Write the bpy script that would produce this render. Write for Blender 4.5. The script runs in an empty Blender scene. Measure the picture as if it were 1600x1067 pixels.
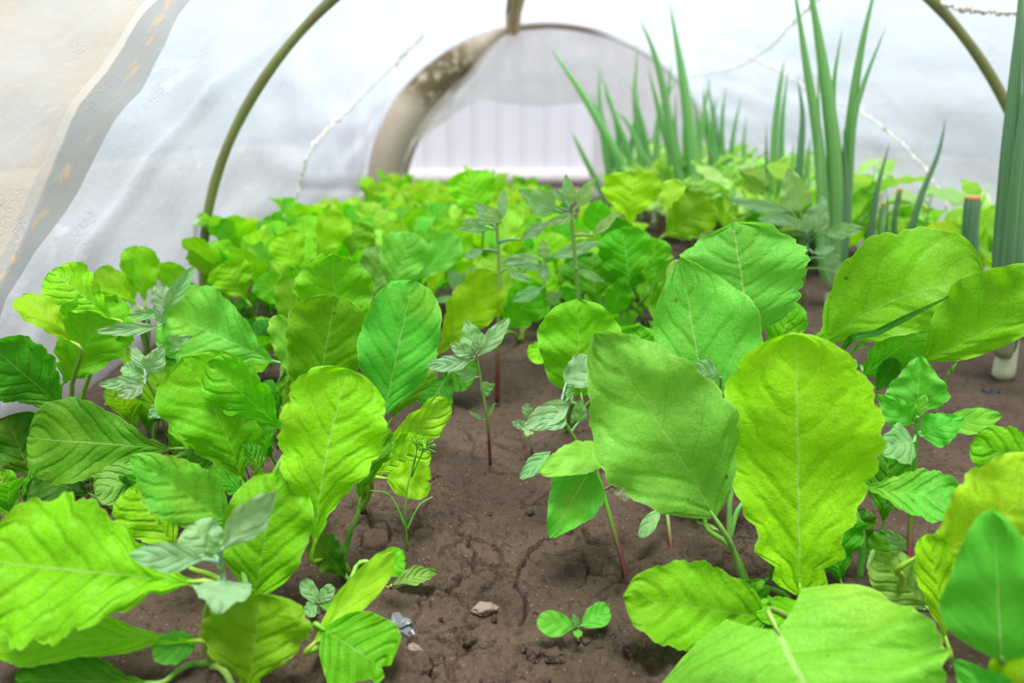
import bpy, math, random
import numpy as np
from mathutils import Vector, noise, Matrix
rnd = random.Random(11)
SC = bpy.context.scene
COL = SC.collection
PI = math.pi

# ------------------------------------------------------------------ camera
H, F, PITCH = 0.32, 1200.0, math.radians(16.4)
FW = Vector((0, math.cos(PITCH), -math.sin(PITCH)))
UP = Vector((0, math.sin(PITCH), math.cos(PITCH)))
RT = Vector((1, 0, 0))
CAM = Vector((0, 0, H))

def ray(px, py):
    return FW + RT * ((px - 800) / F) + UP * ((533.5 - py) / F)
def at(px, py, Y):                     # point at horizontal distance Y
    d = ray(px, py); return CAM + d * (Y / d.y)
def gnd(px, py):                       # point on the soil
    d = ray(px, py); return CAM + d * (-H / d.z)

cd = bpy.data.cameras.new('camera'); cam = bpy.data.objects.new('camera', cd); COL.objects.link(cam)
cd.sensor_width = 36; cd.lens = F / 1600 * 36; cd.clip_start = 0.01; cd.clip_end = 200
cam.location = CAM; cam.rotation_euler = (PI / 2 - PITCH, 0, 0)
cd.dof.use_dof = True; cd.dof.focus_distance = 0.60; cd.dof.aperture_fstop = 5.0
SC.camera = cam

AX0, AX1, HA, HB = .223, -.030, .71, .65    # tunnel axis X = AX0 + AX1*Y, half width and height of the hoops
# ------------------------------------------------------------------ node helper
def new_mat(name):
    m = bpy.data.materials.new(name); m.use_nodes = True
    nt = m.node_tree; nt.nodes.clear()
    return m, nt
class NT:
    def __init__(s, nt): s.nt = nt
    def n(s, typ, **kw):
        nd = s.nt.nodes.new(typ)
        ins = kw.pop('i', {})
        for k, v in kw.items(): setattr(nd, k, v)
        for k, v in ins.items(): s.set(nd, k, v)
        return nd
    def set(s, nd, k, v):
        sock = nd.inputs[k]
        if hasattr(v, 'is_output'): s.nt.links.new(v, sock)
        elif isinstance(v, bpy.types.Node): s.nt.links.new(v.outputs[0], sock)
        else: sock.default_value = v
    def m(s, op, a, b=0.0, c=0.0, clamp=False):
        nd = s.n('ShaderNodeMath', operation=op, use_clamp=clamp)
        s.set(nd, 0, a); s.set(nd, 1, b); s.set(nd, 2, c)
        return nd.outputs[0]
    def ss(s, x, a, b, lo=0.0, hi=1.0):
        nd = s.n('ShaderNodeMapRange', interpolation_type='SMOOTHSTEP')
        s.set(nd, 0, x); s.set(nd, 1, a); s.set(nd, 2, b); s.set(nd, 3, lo); s.set(nd, 4, hi)
        return nd.outputs[0]
    def mix(s, f, a, b, mode='MIX'):
        nd = s.n('ShaderNodeMix', data_type='RGBA', blend_type=mode)
        s.set(nd, 0, f); s.set(nd, 6, a); s.set(nd, 7, b)
        return nd.outputs[2]
    def noise(s, vec, scale, detail=3, rough=.55):
        nd = s.n('ShaderNodeTexNoise', i={'Scale': scale, 'Detail': detail, 'Roughness': rough})
        if vec is not None: s.set(nd, 'Vector', vec)
        return nd.outputs[0]
    def out(s, sh):
        o = s.n('ShaderNodeOutputMaterial'); s.set(o, 0, sh)

def c4(c): return (c[0], c[1], c[2], 1)

# ------------------------------------------------------------------ materials
def leaf_mat(name, nveins=6.5, transl=.42, mealy=0.0, vein_mix=.55, rough=.5, spots=True, vein_slope=.33, fine_bump=False):
    m, nt = new_mat(name); b = NT(nt)
    uv = b.n('ShaderNodeUVMap'); uv.uv_map = 'UVMap'
    sep = b.n('ShaderNodeSeparateXYZ', i={0: uv.outputs[0]})
    oi = b.n('ShaderNodeObjectInfo')
    tc = b.n('ShaderNodeTexCoord')
    seed = b.m('MULTIPLY', oi.outputs['Random'], 37.0)
    offv = b.n('ShaderNodeCombineXYZ', i={0: seed, 1: seed})
    vec = b.n('ShaderNodeVectorMath', operation='ADD', i={0: tc.outputs['Object'], 1: offv.outputs[0]}).outputs[0]
    wob = b.m('SUBTRACT', b.noise(vec, 45, 2), .5)
    u = b.m('MULTIPLY_ADD', sep.outputs[0], 2.0, -1.0)
    u = b.m('ADD', u, b.m('MULTIPLY', wob, .05))
    au = b.m('ABSOLUTE', u)
    v = b.m('ADD', sep.outputs[1], b.m('ADD', b.m('MULTIPLY', wob, .05), b.m('MULTIPLY', b.m('SUBTRACT', b.noise(vec, 16, 2), .5), .16)))
    side = b.m('MULTIPLY', b.m('GREATER_THAN', u, 0.0), .45)
    bend = b.m('MULTIPLY', b.m('POWER', au, 1.25), vein_slope)
    s = b.m('ADD', b.m('MULTIPLY', b.m('SUBTRACT', v, bend), b.m('MULTIPLY_ADD', oi.outputs['Random'], 2.0, nveins - 1.6)), side)
    dv = b.m('PINGPONG', s, .5)                      # 0 on the vein
    lat = b.ss(dv, 0.0, .034, 1.0, 0.0)
    lat = b.m('MULTIPLY', lat, b.ss(au, .55, 1.0, 1.0, .25))
    latw = b.ss(dv, 0.0, .30, 1.0, 0.0)
    midw = b.m('MULTIPLY_ADD', b.m('SUBTRACT', 1.0, v), .026, .008)
    mid = b.ss(au, b.m('MULTIPLY', midw, .5), midw, 1.0, 0.0)
    vor = b.n('ShaderNodeTexVoronoi', feature='DISTANCE_TO_EDGE', i={'Vector': b.n('ShaderNodeVectorMath', operation='ADD', i={0: vec, 1: b.n('ShaderNodeVectorMath', operation='SCALE', i={0: b.n('ShaderNodeTexNoise', i={'Vector': vec, 'Scale': 95.0, 'Detail': 2.0}).outputs[1], 'Scale': .016}).outputs[0]}).outputs[0], 'Scale': 190.0})
    net = b.ss(vor.outputs[0], 0.0, .09, 1.0, 0.0)
    big = b.noise(vec, 22, 3)
    fine = b.noise(vec, 260, 2)
    base = oi.outputs['Color']
    hs = b.n('ShaderNodeHueSaturation', i={0: b.m('MULTIPLY_ADD', b.m('SUBTRACT', oi.outputs['Random'], .5), .03, .5), 1: 1.0,
             2: b.m('ADD', b.m('MULTIPLY_ADD', big, .75, .72), b.m('MULTIPLY', b.m('SUBTRACT', fine, .5), .25)), 4: base})
    col = hs.outputs[0]
    col = b.mix(b.ss(b.noise(vec, 14, 2), .5, .78, 0.0, .35), col, (.42, .62, .03, 1))
    light = b.mix(.5, col, (.50, .72, .16, 1))
    dark = b.mix(1.0, col, (.62, .78, .55, 1), 'MULTIPLY')
    col = b.mix(b.m('MULTIPLY', net, .24), col, dark)
    col = b.mix(b.m('MULTIPLY', latw, .10), col, dark)
    col = b.mix(b.m('MULTIPLY', lat, vein_mix), col, b.mix(b.ss(oi.outputs['Random'], .55, .85), b.mix(1.0, dark, (.75,.85,.8,1), 'MULTIPLY'), light))
    col = b.mix(b.m('MULTIPLY', mid, b.ss(oi.outputs['Random'], .2, .9, .25, .7)), col, b.mix(.55, light, (.62, .78, .42, 1)))
    col = b.mix(b.ss(au, .97, .998, 0.0, .4), col, (.55, .78, .22, 1))
    if mealy:
        col = b.mix(b.m('MULTIPLY', b.ss(b.noise(vec, 1500, 1), .35, .65, .45, 1.0), mealy), col, (.52, .68, .50, 1))
    if spots:
        sp = b.ss(b.noise(vec, 120, 1), .73, .79)
        sp = b.m('MULTIPLY', sp, b.ss(b.noise(vec, 9, 1), .52, .62))
        col = b.mix(b.m('MULTIPLY', sp, .75), col, (.10, .07, .03, 1))
    hgt = b.m('ADD', b.m('MULTIPLY', latw, -.40), b.m('MULTIPLY', net, -.06))
    hgt = b.m('ADD', hgt, b.m('MULTIPLY', b.noise(vec, 70, 3), .8))
    bump = b.n('ShaderNodeBump', i={'Strength': .75, 'Distance': (.0016 if mealy else .0009 if fine_bump else .0032), 'Height': hgt})
    p = b.n('ShaderNodeBsdfPrincipled', i={'Base Color': col, 'Roughness': rough, 'Specular IOR Level': .22, 'Normal': bump.outputs[0]})
    tcol = b.mix(1.0, col, (1.25, 1.25, .55, 1), 'MULTIPLY')
    t = b.n('ShaderNodeBsdfTranslucent', i={0: tcol, 'Normal': bump.outputs[0]})
    mx = b.n('ShaderNodeMixShader', i={0: transl, 1: p.outputs[0], 2: t.outputs[0]})
    b.out(mx.outputs[0])
    return m

M = {}
M['leaf'] = leaf_mat('leaf_green')
M['leaf_small'] = leaf_mat('smooth_small_leaf', nveins=4.6, vein_mix=.25, fine_bump=True, spots=False, vein_slope=.42)
M['weed'] = leaf_mat('goosefoot_leaf', nveins=4.2, transl=.36, mealy=.42, vein_mix=.2, rough=.65, spots=False, vein_slope=.42)

def stalk_mat():
    m, nt = new_mat('stalk_green'); b = NT(nt)
    oi = b.n('ShaderNodeObjectInfo'); tc = b.n('ShaderNodeTexCoord')
    col = b.mix(b.ss(b.noise(tc.outputs['Object'], 60, 2), .35, .7, 0.0, .5), oi.outputs['Color'], (.40, .56, .16, 1))
    p = b.n('ShaderNodeBsdfPrincipled', i={'Base Color': col, 'Roughness': .45, 'Subsurface Weight': .15, 'Subsurface Radius': (.002, .003, .001)})
    b.out(p.outputs[0]); return m
M['stalk'] = stalk_mat()

def weed_stem_mat():
    m, nt = new_mat('weed_stem'); b = NT(nt)
    uv = b.n('ShaderNodeUVMap'); uv.uv_map = 'UVMap'
    sep = b.n('ShaderNodeSeparateXYZ', i={0: uv.outputs[0]})
    oi = b.n('ShaderNodeObjectInfo')
    col = b.mix(b.ss(sep.outputs[1], .12, .55), (.15, .03, .035, 1), oi.outputs['Color'])
    p = b.n('ShaderNodeBsdfPrincipled', i={'Base Color': col, 'Roughness': .5})
    b.out(p.outputs[0]); return m
M['weed_stem'] = weed_stem_mat()

def onion_mat():
    m, nt = new_mat('onion_leaf_green'); b = NT(nt)
    uv = b.n('ShaderNodeUVMap'); uv.uv_map = 'UVMap'
    sep = b.n('ShaderNodeSeparateXYZ', i={0: uv.outputs[0]})
    oi = b.n('ShaderNodeObjectInfo'); tc = b.n('ShaderNodeTexCoord')
    mp = b.n('ShaderNodeMapping', i={0: uv.outputs[0], 3: (26, 1.2, 1)})
    st = b.noise(mp.outputs[0], 1.0, 3)
    col = b.mix(b.ss(st, .35, .7), oi.outputs['Color'], b.mix(.6, oi.outputs['Color'], (.46, .66, .40, 1)))
    col = b.mix(b.ss(sep.outputs[1], .02, .20, 1.0, 0.0), col, (.66, .76, .52, 1))
    bump = b.n('ShaderNodeBump', i={'Strength': .3, 'Distance': .001, 'Height': st})
    p = b.n('ShaderNodeBsdfPrincipled', i={'Base Color': col, 'Roughness': .38, 'Normal': bump.outputs[0]})
    t = b.n('ShaderNodeBsdfTranslucent', i={0: col})
    mx = b.n('ShaderNodeMixShader', i={0: .36, 1: p.outputs[0], 2: t.outputs[0]})
    b.out(mx.outputs[0]); return m
M['onion'] = onion_mat()

def simple(name, col, rough=.6, var=.35, scale=40, bump=.3, dist=.002, col2=None):
    m, nt = new_mat(name); b = NT(nt)
    tc = b.n('ShaderNodeTexCoord')
    n1 = b.noise(tc.outputs['Object'], scale, 4)
    c2 = col2 or tuple(x * .45 for x in col)
    cc = b.mix(b.ss(n1, .35, .72, 0.0, 1.0 if col2 else var), c4(col), c4(c2))
    bp = b.n('ShaderNodeBump', i={'Strength': bump, 'Distance': dist, 'Height': n1})
    p = b.n('ShaderNodeBsdfPrincipled', i={'Base Color': cc, 'Roughness': rough, 'Normal': bp.outputs[0]})
    b.out(p.outputs[0]); return m
M['dry_tip'] = simple('dry_onion_tip', (.62, .36, .12), .7, col2=(.40, .18, .05), scale=90)
M['sheath'] = simple('onion_sheath', (.70, .74, .58), .5, col2=(.52, .64, .36), scale=50)
M['stone'] = simple('pale_stone', (.24, .185, .15), .8, scale=120)
M['charcoal'] = simple('charcoal_lump', (.03, .03, .032), .6, scale=120, bump=.8)
M['shard'] = simple('clear_plastic_scrap', (.15, .17, .20), .15, scale=200, bump=.6)
M['hoop'] = simple('hoop_rod', (.23, .27, .075), .55, col2=(.20, .15, .07), scale=9)
M['beam'] = simple('ridge_wood', (.52, .33, .15), .65, col2=(.27, .15, .06), scale=16)
M['cord'] = simple('cream_twine', (.95, .91, .88), .8, col2=(.80, .66, .56), scale=14)
M['bark'] = simple('brown_stick', (.30, .18, .08), .7)

def arch_mat():
    m, nt = new_mat('stained_arch_board'); b = NT(nt)
    tc = b.n('ShaderNodeTexCoord'); uv = b.n('ShaderNodeUVMap'); uv.uv_map = 'UVMap'
    sep = b.n('ShaderNodeSeparateXYZ', i={0: uv.outputs[0]})
    n1 = b.noise(tc.outputs['Object'], 22, 5, .7); n2 = b.noise(tc.outputs['Object'], 60, 4)
    col = b.mix(n2, (.62, .53, .42, 1), (.44, .35, .25, 1))
    mold = b.m('MULTIPLY', b.ss(n1, .34, .52), b.m('MULTIPLY', b.ss(sep.outputs[1], .19, .25), b.ss(sep.outputs[1], .33, .40, 1.0, 0.0)))
    col = b.mix(mold, col, (.13, .095, .04, 1))
    col = b.mix(b.ss(sep.outputs[1], .38, .46), col, (.16, .11, .07, 1))
    col = b.mix(b.ss(sep.outputs[1], .56, .64), col, (.62, .62, .62, 1))
    p = b.n('ShaderNodeBsdfPrincipled', i={'Base Color': col, 'Roughness': .8})
    b.out(p.outputs[0]); return m
M['arch'] = arch_mat()

def film_mat(name, col, transp, stain=None, dirt=0.0, dirtcol=(.6, .5, .38)):
    m, nt = new_mat(name); b = NT(nt)
    tc = b.n('ShaderNodeTexCoord'); uv = b.n('ShaderNodeUVMap'); uv.uv_map = 'UVMap'
    P = tc.outputs['Object']
    sep = b.n('ShaderNodeSeparateXYZ', i={0: uv.outputs[0]})
    big = b.noise(P, 4.5, 4, .6)
    cc = b.mix(b.ss(big, .35, .7, 0.0, .5), c4(col), c4(tuple(min(1, x * 1.06) for x in (col[0] * .95, col[1], col[2]))))
    if dirt:
        cc = b.mix(b.m('MULTIPLY', b.ss(b.noise(P, 7, 5, .65), .30, .66), dirt), cc, c4(dirtcol))
    mp = b.n('ShaderNodeMapping', i={0: P, 3: (16, 3.0, 7.0)})
    stre = b.noise(mp.outputs[0], 1.6, 5, .7)  # streaks: wrinkle highlights and dimmer folds painted into the film colour
    cc = b.mix(b.ss(stre, .40, .66, 0.0, .22), cc, c4(tuple(x * .72 for x in col)))
    cc = b.mix(b.ss(stre, .60, .72, 0.0, .5), cc, c4(tuple(min(1, x * 1.5) for x in col)))
    # condensation rings
    vo = b.n('ShaderNodeTexVoronoi', feature='DISTANCE_TO_EDGE', i={'Vector': P, 'Scale': 130.0})
    cond = b.m('MULTIPLY', b.ss(vo.outputs[0], .0, .12, 1.0, 0.0), b.ss(b.noise(P, 11, 2), .60, .68))
    if stain:
        nz = b.noise(P, 42, 3, .7)
        d = b.m('ABSOLUTE', b.m('ADD', b.m('SUBTRACT', sep.outputs[0], stain), b.m('MULTIPLY', b.m('SUBTRACT', b.noise(P, 9, 2), .5), .02)))
        sm = b.m('MULTIPLY', b.ss(d, .002, .011, 1.0, 0.0), b.ss(nz, .52, .62))
        cc = b.mix(sm, cc, (.70, .40, .12, 1))
    bp = b.n('ShaderNodeBump', i={'Strength': .5, 'Distance': .004, 'Height': b.m('ADD', b.noise(P, 26, 4, .6), b.m('MULTIPLY', cond, .4))})
    tr = b.n('ShaderNodeBsdfTranslucent', i={0: cc, 'Normal': bp.outputs[0]})
    di = b.n('ShaderNodeBsdfDiffuse', i={0: cc, 'Normal': bp.outputs[0]})
    gl = b.n('ShaderNodeBsdfGlossy', i={0: (.9, .9, .9, 1), 'Roughness': .28, 'Normal': bp.outputs[0]})
    a = b.n('ShaderNodeMixShader', i={0: .18, 1: tr.outputs[0], 2: di.outputs[0]})
    g = b.n('ShaderNodeMixShader', i={0: .06, 1: a.outputs[0], 2: gl.outputs[0]})
    tp = b.n('ShaderNodeBsdfTransparent', i={0: (.97, .98, 1, 1)})
    f = b.n('ShaderNodeMixShader', i={0: transp, 1: g.outputs[0], 2: tp.outputs[0]})
    b.out(f.outputs[0]); return m
M['film'] = film_mat('clear_film', (.33, .37, .425), .24)
M['film_near'] = film_mat('dusty_film', (.345, .35, .325), .37, stain=.972, dirt=.95, dirtcol=(.36, .295, .215))
M['film_flap'] = film_mat('old_film', (.92, .92, .88), .30, dirt=.6, dirtcol=(.74, .70, .60))

def soil_mat():
    m, nt = new_mat('dry_soil'); b = NT(nt)
    tc = b.n('ShaderNodeTexCoord'); P = tc.outputs['Object']
    n1 = b.noise(P, 9, 4); n2 = b.noise(P, 130, 6, .7); n3 = b.noise(P, 420, 3, .6)
    col = b.mix(b.ss(n1, .3, .7), (.070, .050, .036, 1), (.125, .089, .065, 1))
    col = b.mix(b.ss(n2, .50, .66, 0.0, .75), col, (.034, .025, .019, 1))  # dark crevices and pits, their shade put into the soil colour
    col = b.mix(b.ss(n3, .64, .72, 0.0, .8), col, (.34, .27, .21, 1))
    sx = b.n('ShaderNodeSeparateXYZ', i={0: P})
    col = b.mix(b.ss(b.m('ABSOLUTE', b.m('SUBTRACT', sx.outputs[0], .18)), .72, .80), col, (.21, .20, .185, 1))
    h = b.m('ADD', b.m('MULTIPLY', n2, 1.0), b.m('MULTIPLY', n3, .45))
    bp = b.n('ShaderNodeBump', i={'Strength': .8, 'Distance': .005, 'Height': h})
    p = b.n('ShaderNodeBsdfPrincipled', i={'Base Color': col, 'Roughness': .95, 'Specular IOR Level': .15, 'Normal': bp.outputs[0]})
    b.out(p.outputs[0]); return m
M['soil'] = soil_mat()

def wall_mat():
    m, nt = new_mat('white_ribbed_sheet'); b = NT(nt)
    tc = b.n('ShaderNodeTexCoord'); P = tc.outputs['Object']
    sep = b.n('ShaderNodeSeparateXYZ', i={0: P})
    col = b.mix(b.ss(b.noise(P, 3, 3), .4, .7, 0.0, .4), (.63, .63, .74, 1), (.70, .68, .76, 1))
    col = b.mix(b.ss(sep.outputs[2], .02, .10, .5, 0.0), col, (.5, .42, .38, 1))
    p = b.n('ShaderNodeBsdfPrincipled', i={'Base Color': col, 'Roughness': .5})
    b.out(p.outputs[0]); return m
M['wall'] = wall_mat()
M['plinth'] = simple('grey_plinth', (.30, .28, .30), .8)

# ------------------------------------------------------------------ object helpers
def obj(name, mesh, mat, parent=None, color=None):
    o = bpy.data.objects.new(name, mesh); COL.objects.link(o)
    if mat is not None and not mesh.materials: mesh.materials.append(mat)
    if parent is not None: o.parent = parent
    if color is not None: o.color = c4(color)
    return o
def tag(o, label, cat, group=None, kind=None):
    o['label'] = label; o['category'] = cat
    if group: o['group'] = group
    if kind: o['kind'] = kind
    return o
def thing(name, loc, label, cat, group=None):
    o = bpy.data.objects.new(name, None); COL.objects.link(o); o.location = loc
    o.empty_display_size = .02
    return tag(o, label, cat, group)
def struct(name, mesh, mat):
    o = obj(name, mesh, mat); o['kind'] = 'structure'; return o

def grid_mesh(name, P, UV=None, wrap=False, smooth=True):
    """P: (n, m, 3) array of points -> quad mesh."""
    n, m = P.shape[:2]
    me = bpy.data.meshes.new(name)
    idx = np.arange(n * m).reshape(n, m)
    if wrap:
        nx = np.roll(idx, -1, axis=1); a, b_ = idx[:-1], nx[:-1]; d, c = idx[1:], nx[1:]
    else:
        a, b_, d, c = idx[:-1, :-1], idx[:-1, 1:], idx[1:, :-1], idx[1:, 1:]
    q = np.stack([a, b_, c, d], -1).reshape(-1, 4)
    me.vertices.add(n * m); me.vertices.foreach_set('co', P.reshape(-1, 3).astype(np.float32).ravel())
    me.loops.add(q.size); me.loops.foreach_set('vertex_index', q.ravel().astype(np.int32))
    me.polygons.add(len(q)); me.polygons.foreach_set('loop_start', np.arange(0, q.size, 4, dtype=np.int32))
    me.polygons.foreach_set('loop_total', np.full(len(q), 4, dtype=np.int32))
    me.update(calc_edges=True)
    if UV is not None:
        l = me.uv_layers.new(name='UVMap')
        uvq = UV.reshape(-1, 2)[q.ravel()]
        l.data.foreach_set('uv', uvq.astype(np.float32).ravel())
    if smooth: me.polygons.foreach_set('use_smooth', np.ones(len(q), dtype=bool))
    me.validate()
    return me

def nrm(v): return v / np.maximum(np.linalg.norm(v, axis=-1, keepdims=True), 1e-9)
def A(v): return np.array(v, dtype=float)

def bez(pts, n):
    """Catmull-Rom through points (k,3) -> (n,3)"""
    pts = [A(p) for p in pts]
    if len(pts) == 2: pts = [pts[0], (pts[0] + pts[1]) / 2, pts[1]]
    p = [2 * pts[0] - pts[1]] + pts + [2 * pts[-1] - pts[-2]]
    k = len(pts) - 1; out = []
    for s in np.linspace(0, k, n):
        i = min(int(s), k - 1); t = s - i
        a, b, c, d = p[i], p[i + 1], p[i + 2], p[i + 3]
        out.append(.5 * ((2 * b) + (c - a) * t + (2 * a - 5 * b + 4 * c - d) * t * t + (3 * b - a - 3 * c + d) * t ** 3))
    return np.array(out)

def tube_mesh(name, path, rad, sides=8, flat=1.0, cap=True):
    path = A(path); n = len(path)
    rad = A(rad) if np.ndim(rad) else np.full(n, rad)
    T = nrm(np.gradient(path, axis=0))
    ref = A((0.31, .95, 0.05)) if abs(T[0] @ A((0.31, .95, .05))) < .9 else A((1, 0, 0))
    u = nrm(ref - (T @ ref)[:, None] * T); w = np.cross(T, u)
    a = np.linspace(0, 2 * PI, sides, endpoint=False)
    ring = (np.cos(a)[None, :, None] * u[:, None, :] + flat * np.sin(a)[None, :, None] * w[:, None, :]) * rad[:, None, None] + path[:, None, :]
    if cap:
        ring = np.concatenate([np.repeat(path[:1, None, :], sides, 1), ring, np.repeat(path[-1:, None, :], sides, 1)], 0)
        vv = np.concatenate([[0], np.linspace(0, 1, n), [1]])
    else: vv = np.linspace(0, 1, n)
    UV = np.stack(np.meshgrid(vv, a / (2 * PI), indexing='ij')[::-1], -1)
    me = grid_mesh(name, ring, UV, wrap=True)
    return me

PROF = {
 'rd': [(0, .04), (.05, .07), (.1, .16), (.14, .20), (.17, .19), (.22, .34), (.35, .62), (.5, .86), (.62, .98), (.74, 1), (.84, .93), (.92, .74), (.97, .48), (.99, .28), (.997, .15), (1, 0)],
 'el': [(0, .05), (.06, .18), (.14, .42), (.25, .68), (.4, .90), (.55, 1), (.7, .97), (.82, .84), (.92, .60), (.97, .38), (1, 0)],
 'rnd': [(0, .15), (.06, .40), (.15, .66), (.3, .88), (.45, .98), (.6, 1), (.75, .91), (.87, .70), (.95, .45), (1, 0)],
 'dm': [(0, .05), (.05, .28), (.12, .50), (.22, .76), (.36, .96), (.5, 1), (.62, .93), (.76, .70), (.88, .42), (.96, .20), (1, 0)],
 'R2': [(0, .06), (.03, .26), (.06, .34), (.10, .30), (.12, .34), (.15, .55), (.18, .60), (.21, .52), (.27, .66), (.38, .82), (.52, .95), (.66, 1), (.78, .95), (.88, .78), (.95, .52), (.985, .29), (.996, .15), (1, 0)],
 'ov': [(0, .15), (.06, .50), (.15, .80), (.28, 1), (.42, .98), (.6, .82), (.78, .58), (.9, .36), (.97, .18), (1, 0)],
 'R3': [(0, .05), (.1, .25), (.25, .55), (.4, .80), (.55, .96), (.66, 1), (.76, .90), (.86, .60), (.94, .28), (.98, .11), (1, 0)],
 'lob': [(0, .05), (.06, .12), (.12, .32), (.16, .48), (.20, .42), (.26, .62), (.31, .74), (.36, .70), (.45, .86), (.6, .98), (.74, 1), (.86, .84), (.94, .58), (1, 0)],
 'co': [(0, .10), (.1, .40), (.25, .70), (.45, .94), (.6, 1), (.75, .97), (.87, .85), (.95, .66), (1, .15)],
 'rh': [(0, .05), (.05, .25), (.12, .62), (.22, .92), (.32, 1), (.45, .92), (.6, .74), (.75, .50), (.88, .28), (.96, .13), (1, 0)],
 'lz': [(0, .05), (.08, .22), (.2, .62), (.35, .94), (.5, 1), (.65, .90), (.8, .66), (.9, .42), (.97, .2), (1, 0)],
 'ht': [(0, .30), (.03, .58), (.08, .78), (.18, .94), (.32, 1), (.5, .98), (.68, .85), (.82, .64), (.93, .38), (1, 0)],
 'st': [(0, .7), (.2, .95), (.5, 1), (.75, .75), (.92, .35), (1, 0)],
}
def prof(name, t):
    p = PROF[name]; x = A([a for a, _ in p]); y = A([b for _, b in p])
    d = np.gradient(y, x); d[-1] = (y[-1] - y[-2]) / (x[-1] - x[-2])
    i = np.clip(np.searchsorted(x, t, side='right') - 1, 0, len(x) - 2)
    h = x[i + 1] - x[i]; s = (t - x[i]) / h
    r = (2 * s**3 - 3 * s**2 + 1) * y[i] + (s**3 - 2 * s**2 + s) * h * d[i] + (-2 * s**3 + 3 * s**2) * y[i + 1] + (s**3 - s**2) * h * d[i + 1]
    return np.maximum(r, 0)

def leaf_points(B, T, N0, W, pr='rd', nu=15, nv=48, roll=0, twist=0, bow=.05, tipb=0, fold=.08, curl=0, ruf=.06, nr=3, teeth=7, amp=.07, wl=1, wr=1, side=0, notch=0, cord=0, seed=0):
    B, T, N0 = A(B), A(T), A(N0)
    rg = random.Random(seed)
    L = np.linalg.norm(T - B)
    s = np.linspace(0, 1, nv); t = 1 - (1 - s) ** 1.75
    ax = (T - B) / L
    N = nrm(N0 - (N0 @ ax) * ax); S = np.cross(ax, N)
    prof_b = 4 * t * (1 - t)
    C = B + np.outer(t, T - B) + np.outer(bow * L * prof_b, N) + np.outer(side * L * prof_b, S) + np.outer(tipb * L * t ** 3, N)
    Tn = nrm(np.gradient(C, t, axis=0))
    Nn = nrm(N - (Tn @ N)[:, None] * Tn); Sn = np.cross(Tn, Nn)
    ang = np.radians(roll + twist * (t - .5))
    Nr = Nn * np.cos(ang)[:, None] + Sn * np.sin(ang)[:, None]
    Sr = Sn * np.cos(ang)[:, None] - Nn * np.sin(ang)[:, None]
    u = np.linspace(-1, 1, nu); u = np.sign(u) * np.abs(u) ** .85
    P = np.zeros((nv, nu, 3)); w0 = prof(pr, t) * W / 2
    res = []
    for sd, k in ((-1, wl), (1, wr)):
        ph = rg.uniform(0, 1)
        tt = np.abs(np.sin(PI * (teeth * (t ** .8) + ph))) ** .75
        env = np.clip(t * 6, 0, 1) * np.clip((1 - t) * 8, .25, 1)
        t2 = np.abs(np.sin(PI * (teeth * 2.6 * (t ** .85) + ph * 3)))
        w = w0 * k * (1 - amp * 1.5 * env * (1 - tt) - amp * .6 * env * (1 - t2)) * (1 + .045 * np.sin(2 * PI * (1.7 * t + ph)))
        res.append((w, rg.uniform(0, 6.28), rg.uniform(.8, 1.25)))
    wav = np.array([[noise.noise((uu * 1.5 + seed * 3.1, tt_ * 3.2, seed * .7)) * min(1, tt_ * 5) for uu in u] for tt_ in t])
    for j, uu in enumerate(u):
        w, ph, fr = res[0 if uu < 0 else 1]
        lat = uu * w
        al = np.abs(lat)
        h = fold * al + curl * lat * lat / (W * .5) + ruf * W * uu * uu * np.sin(2 * PI * nr * fr * t + ph) * np.clip(t * 3, 0, 1)
        h = h + W * .085 * wav[:, j]
        q = C + Sr * lat[:, None] + Nr * h[:, None]
        if notch: q = q - Tn * (notch * L * (t ** 6) * (1 - abs(uu)) ** 1.2)[:, None]
        if cord: q = q - Tn * (cord * L * (1 - t) ** 4 * abs(uu) ** 1.4)[:, None]
        P[:, j] = q
    UV = np.stack([np.broadcast_to(u * .5 + .5, (nv, nu)), np.broadcast_to(t[:, None], (nv, nu))], -1)
    return P, UV

COLR = {
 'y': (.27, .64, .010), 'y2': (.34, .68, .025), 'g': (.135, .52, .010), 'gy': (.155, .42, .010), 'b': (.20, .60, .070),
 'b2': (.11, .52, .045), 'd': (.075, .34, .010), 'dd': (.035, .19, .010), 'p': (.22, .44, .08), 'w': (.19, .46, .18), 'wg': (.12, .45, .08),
 'wy': (.27, .52, .09), 'wp': (.20, .36, .20), 'pur': (.10, .05, .03), 'gr': (.125, .47, .012), 'b4': (.155, .49, .055), 'b3': (.25, .60, .05), 'gz': (.10, .29, .012),
 'f': (.40, .72, .06),
}
SEED = [0]
WARN = []
def jit(c, a=.08):
    k = 1 + rnd.uniform(-a, a)
    return tuple(x * k for x in c)

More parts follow.
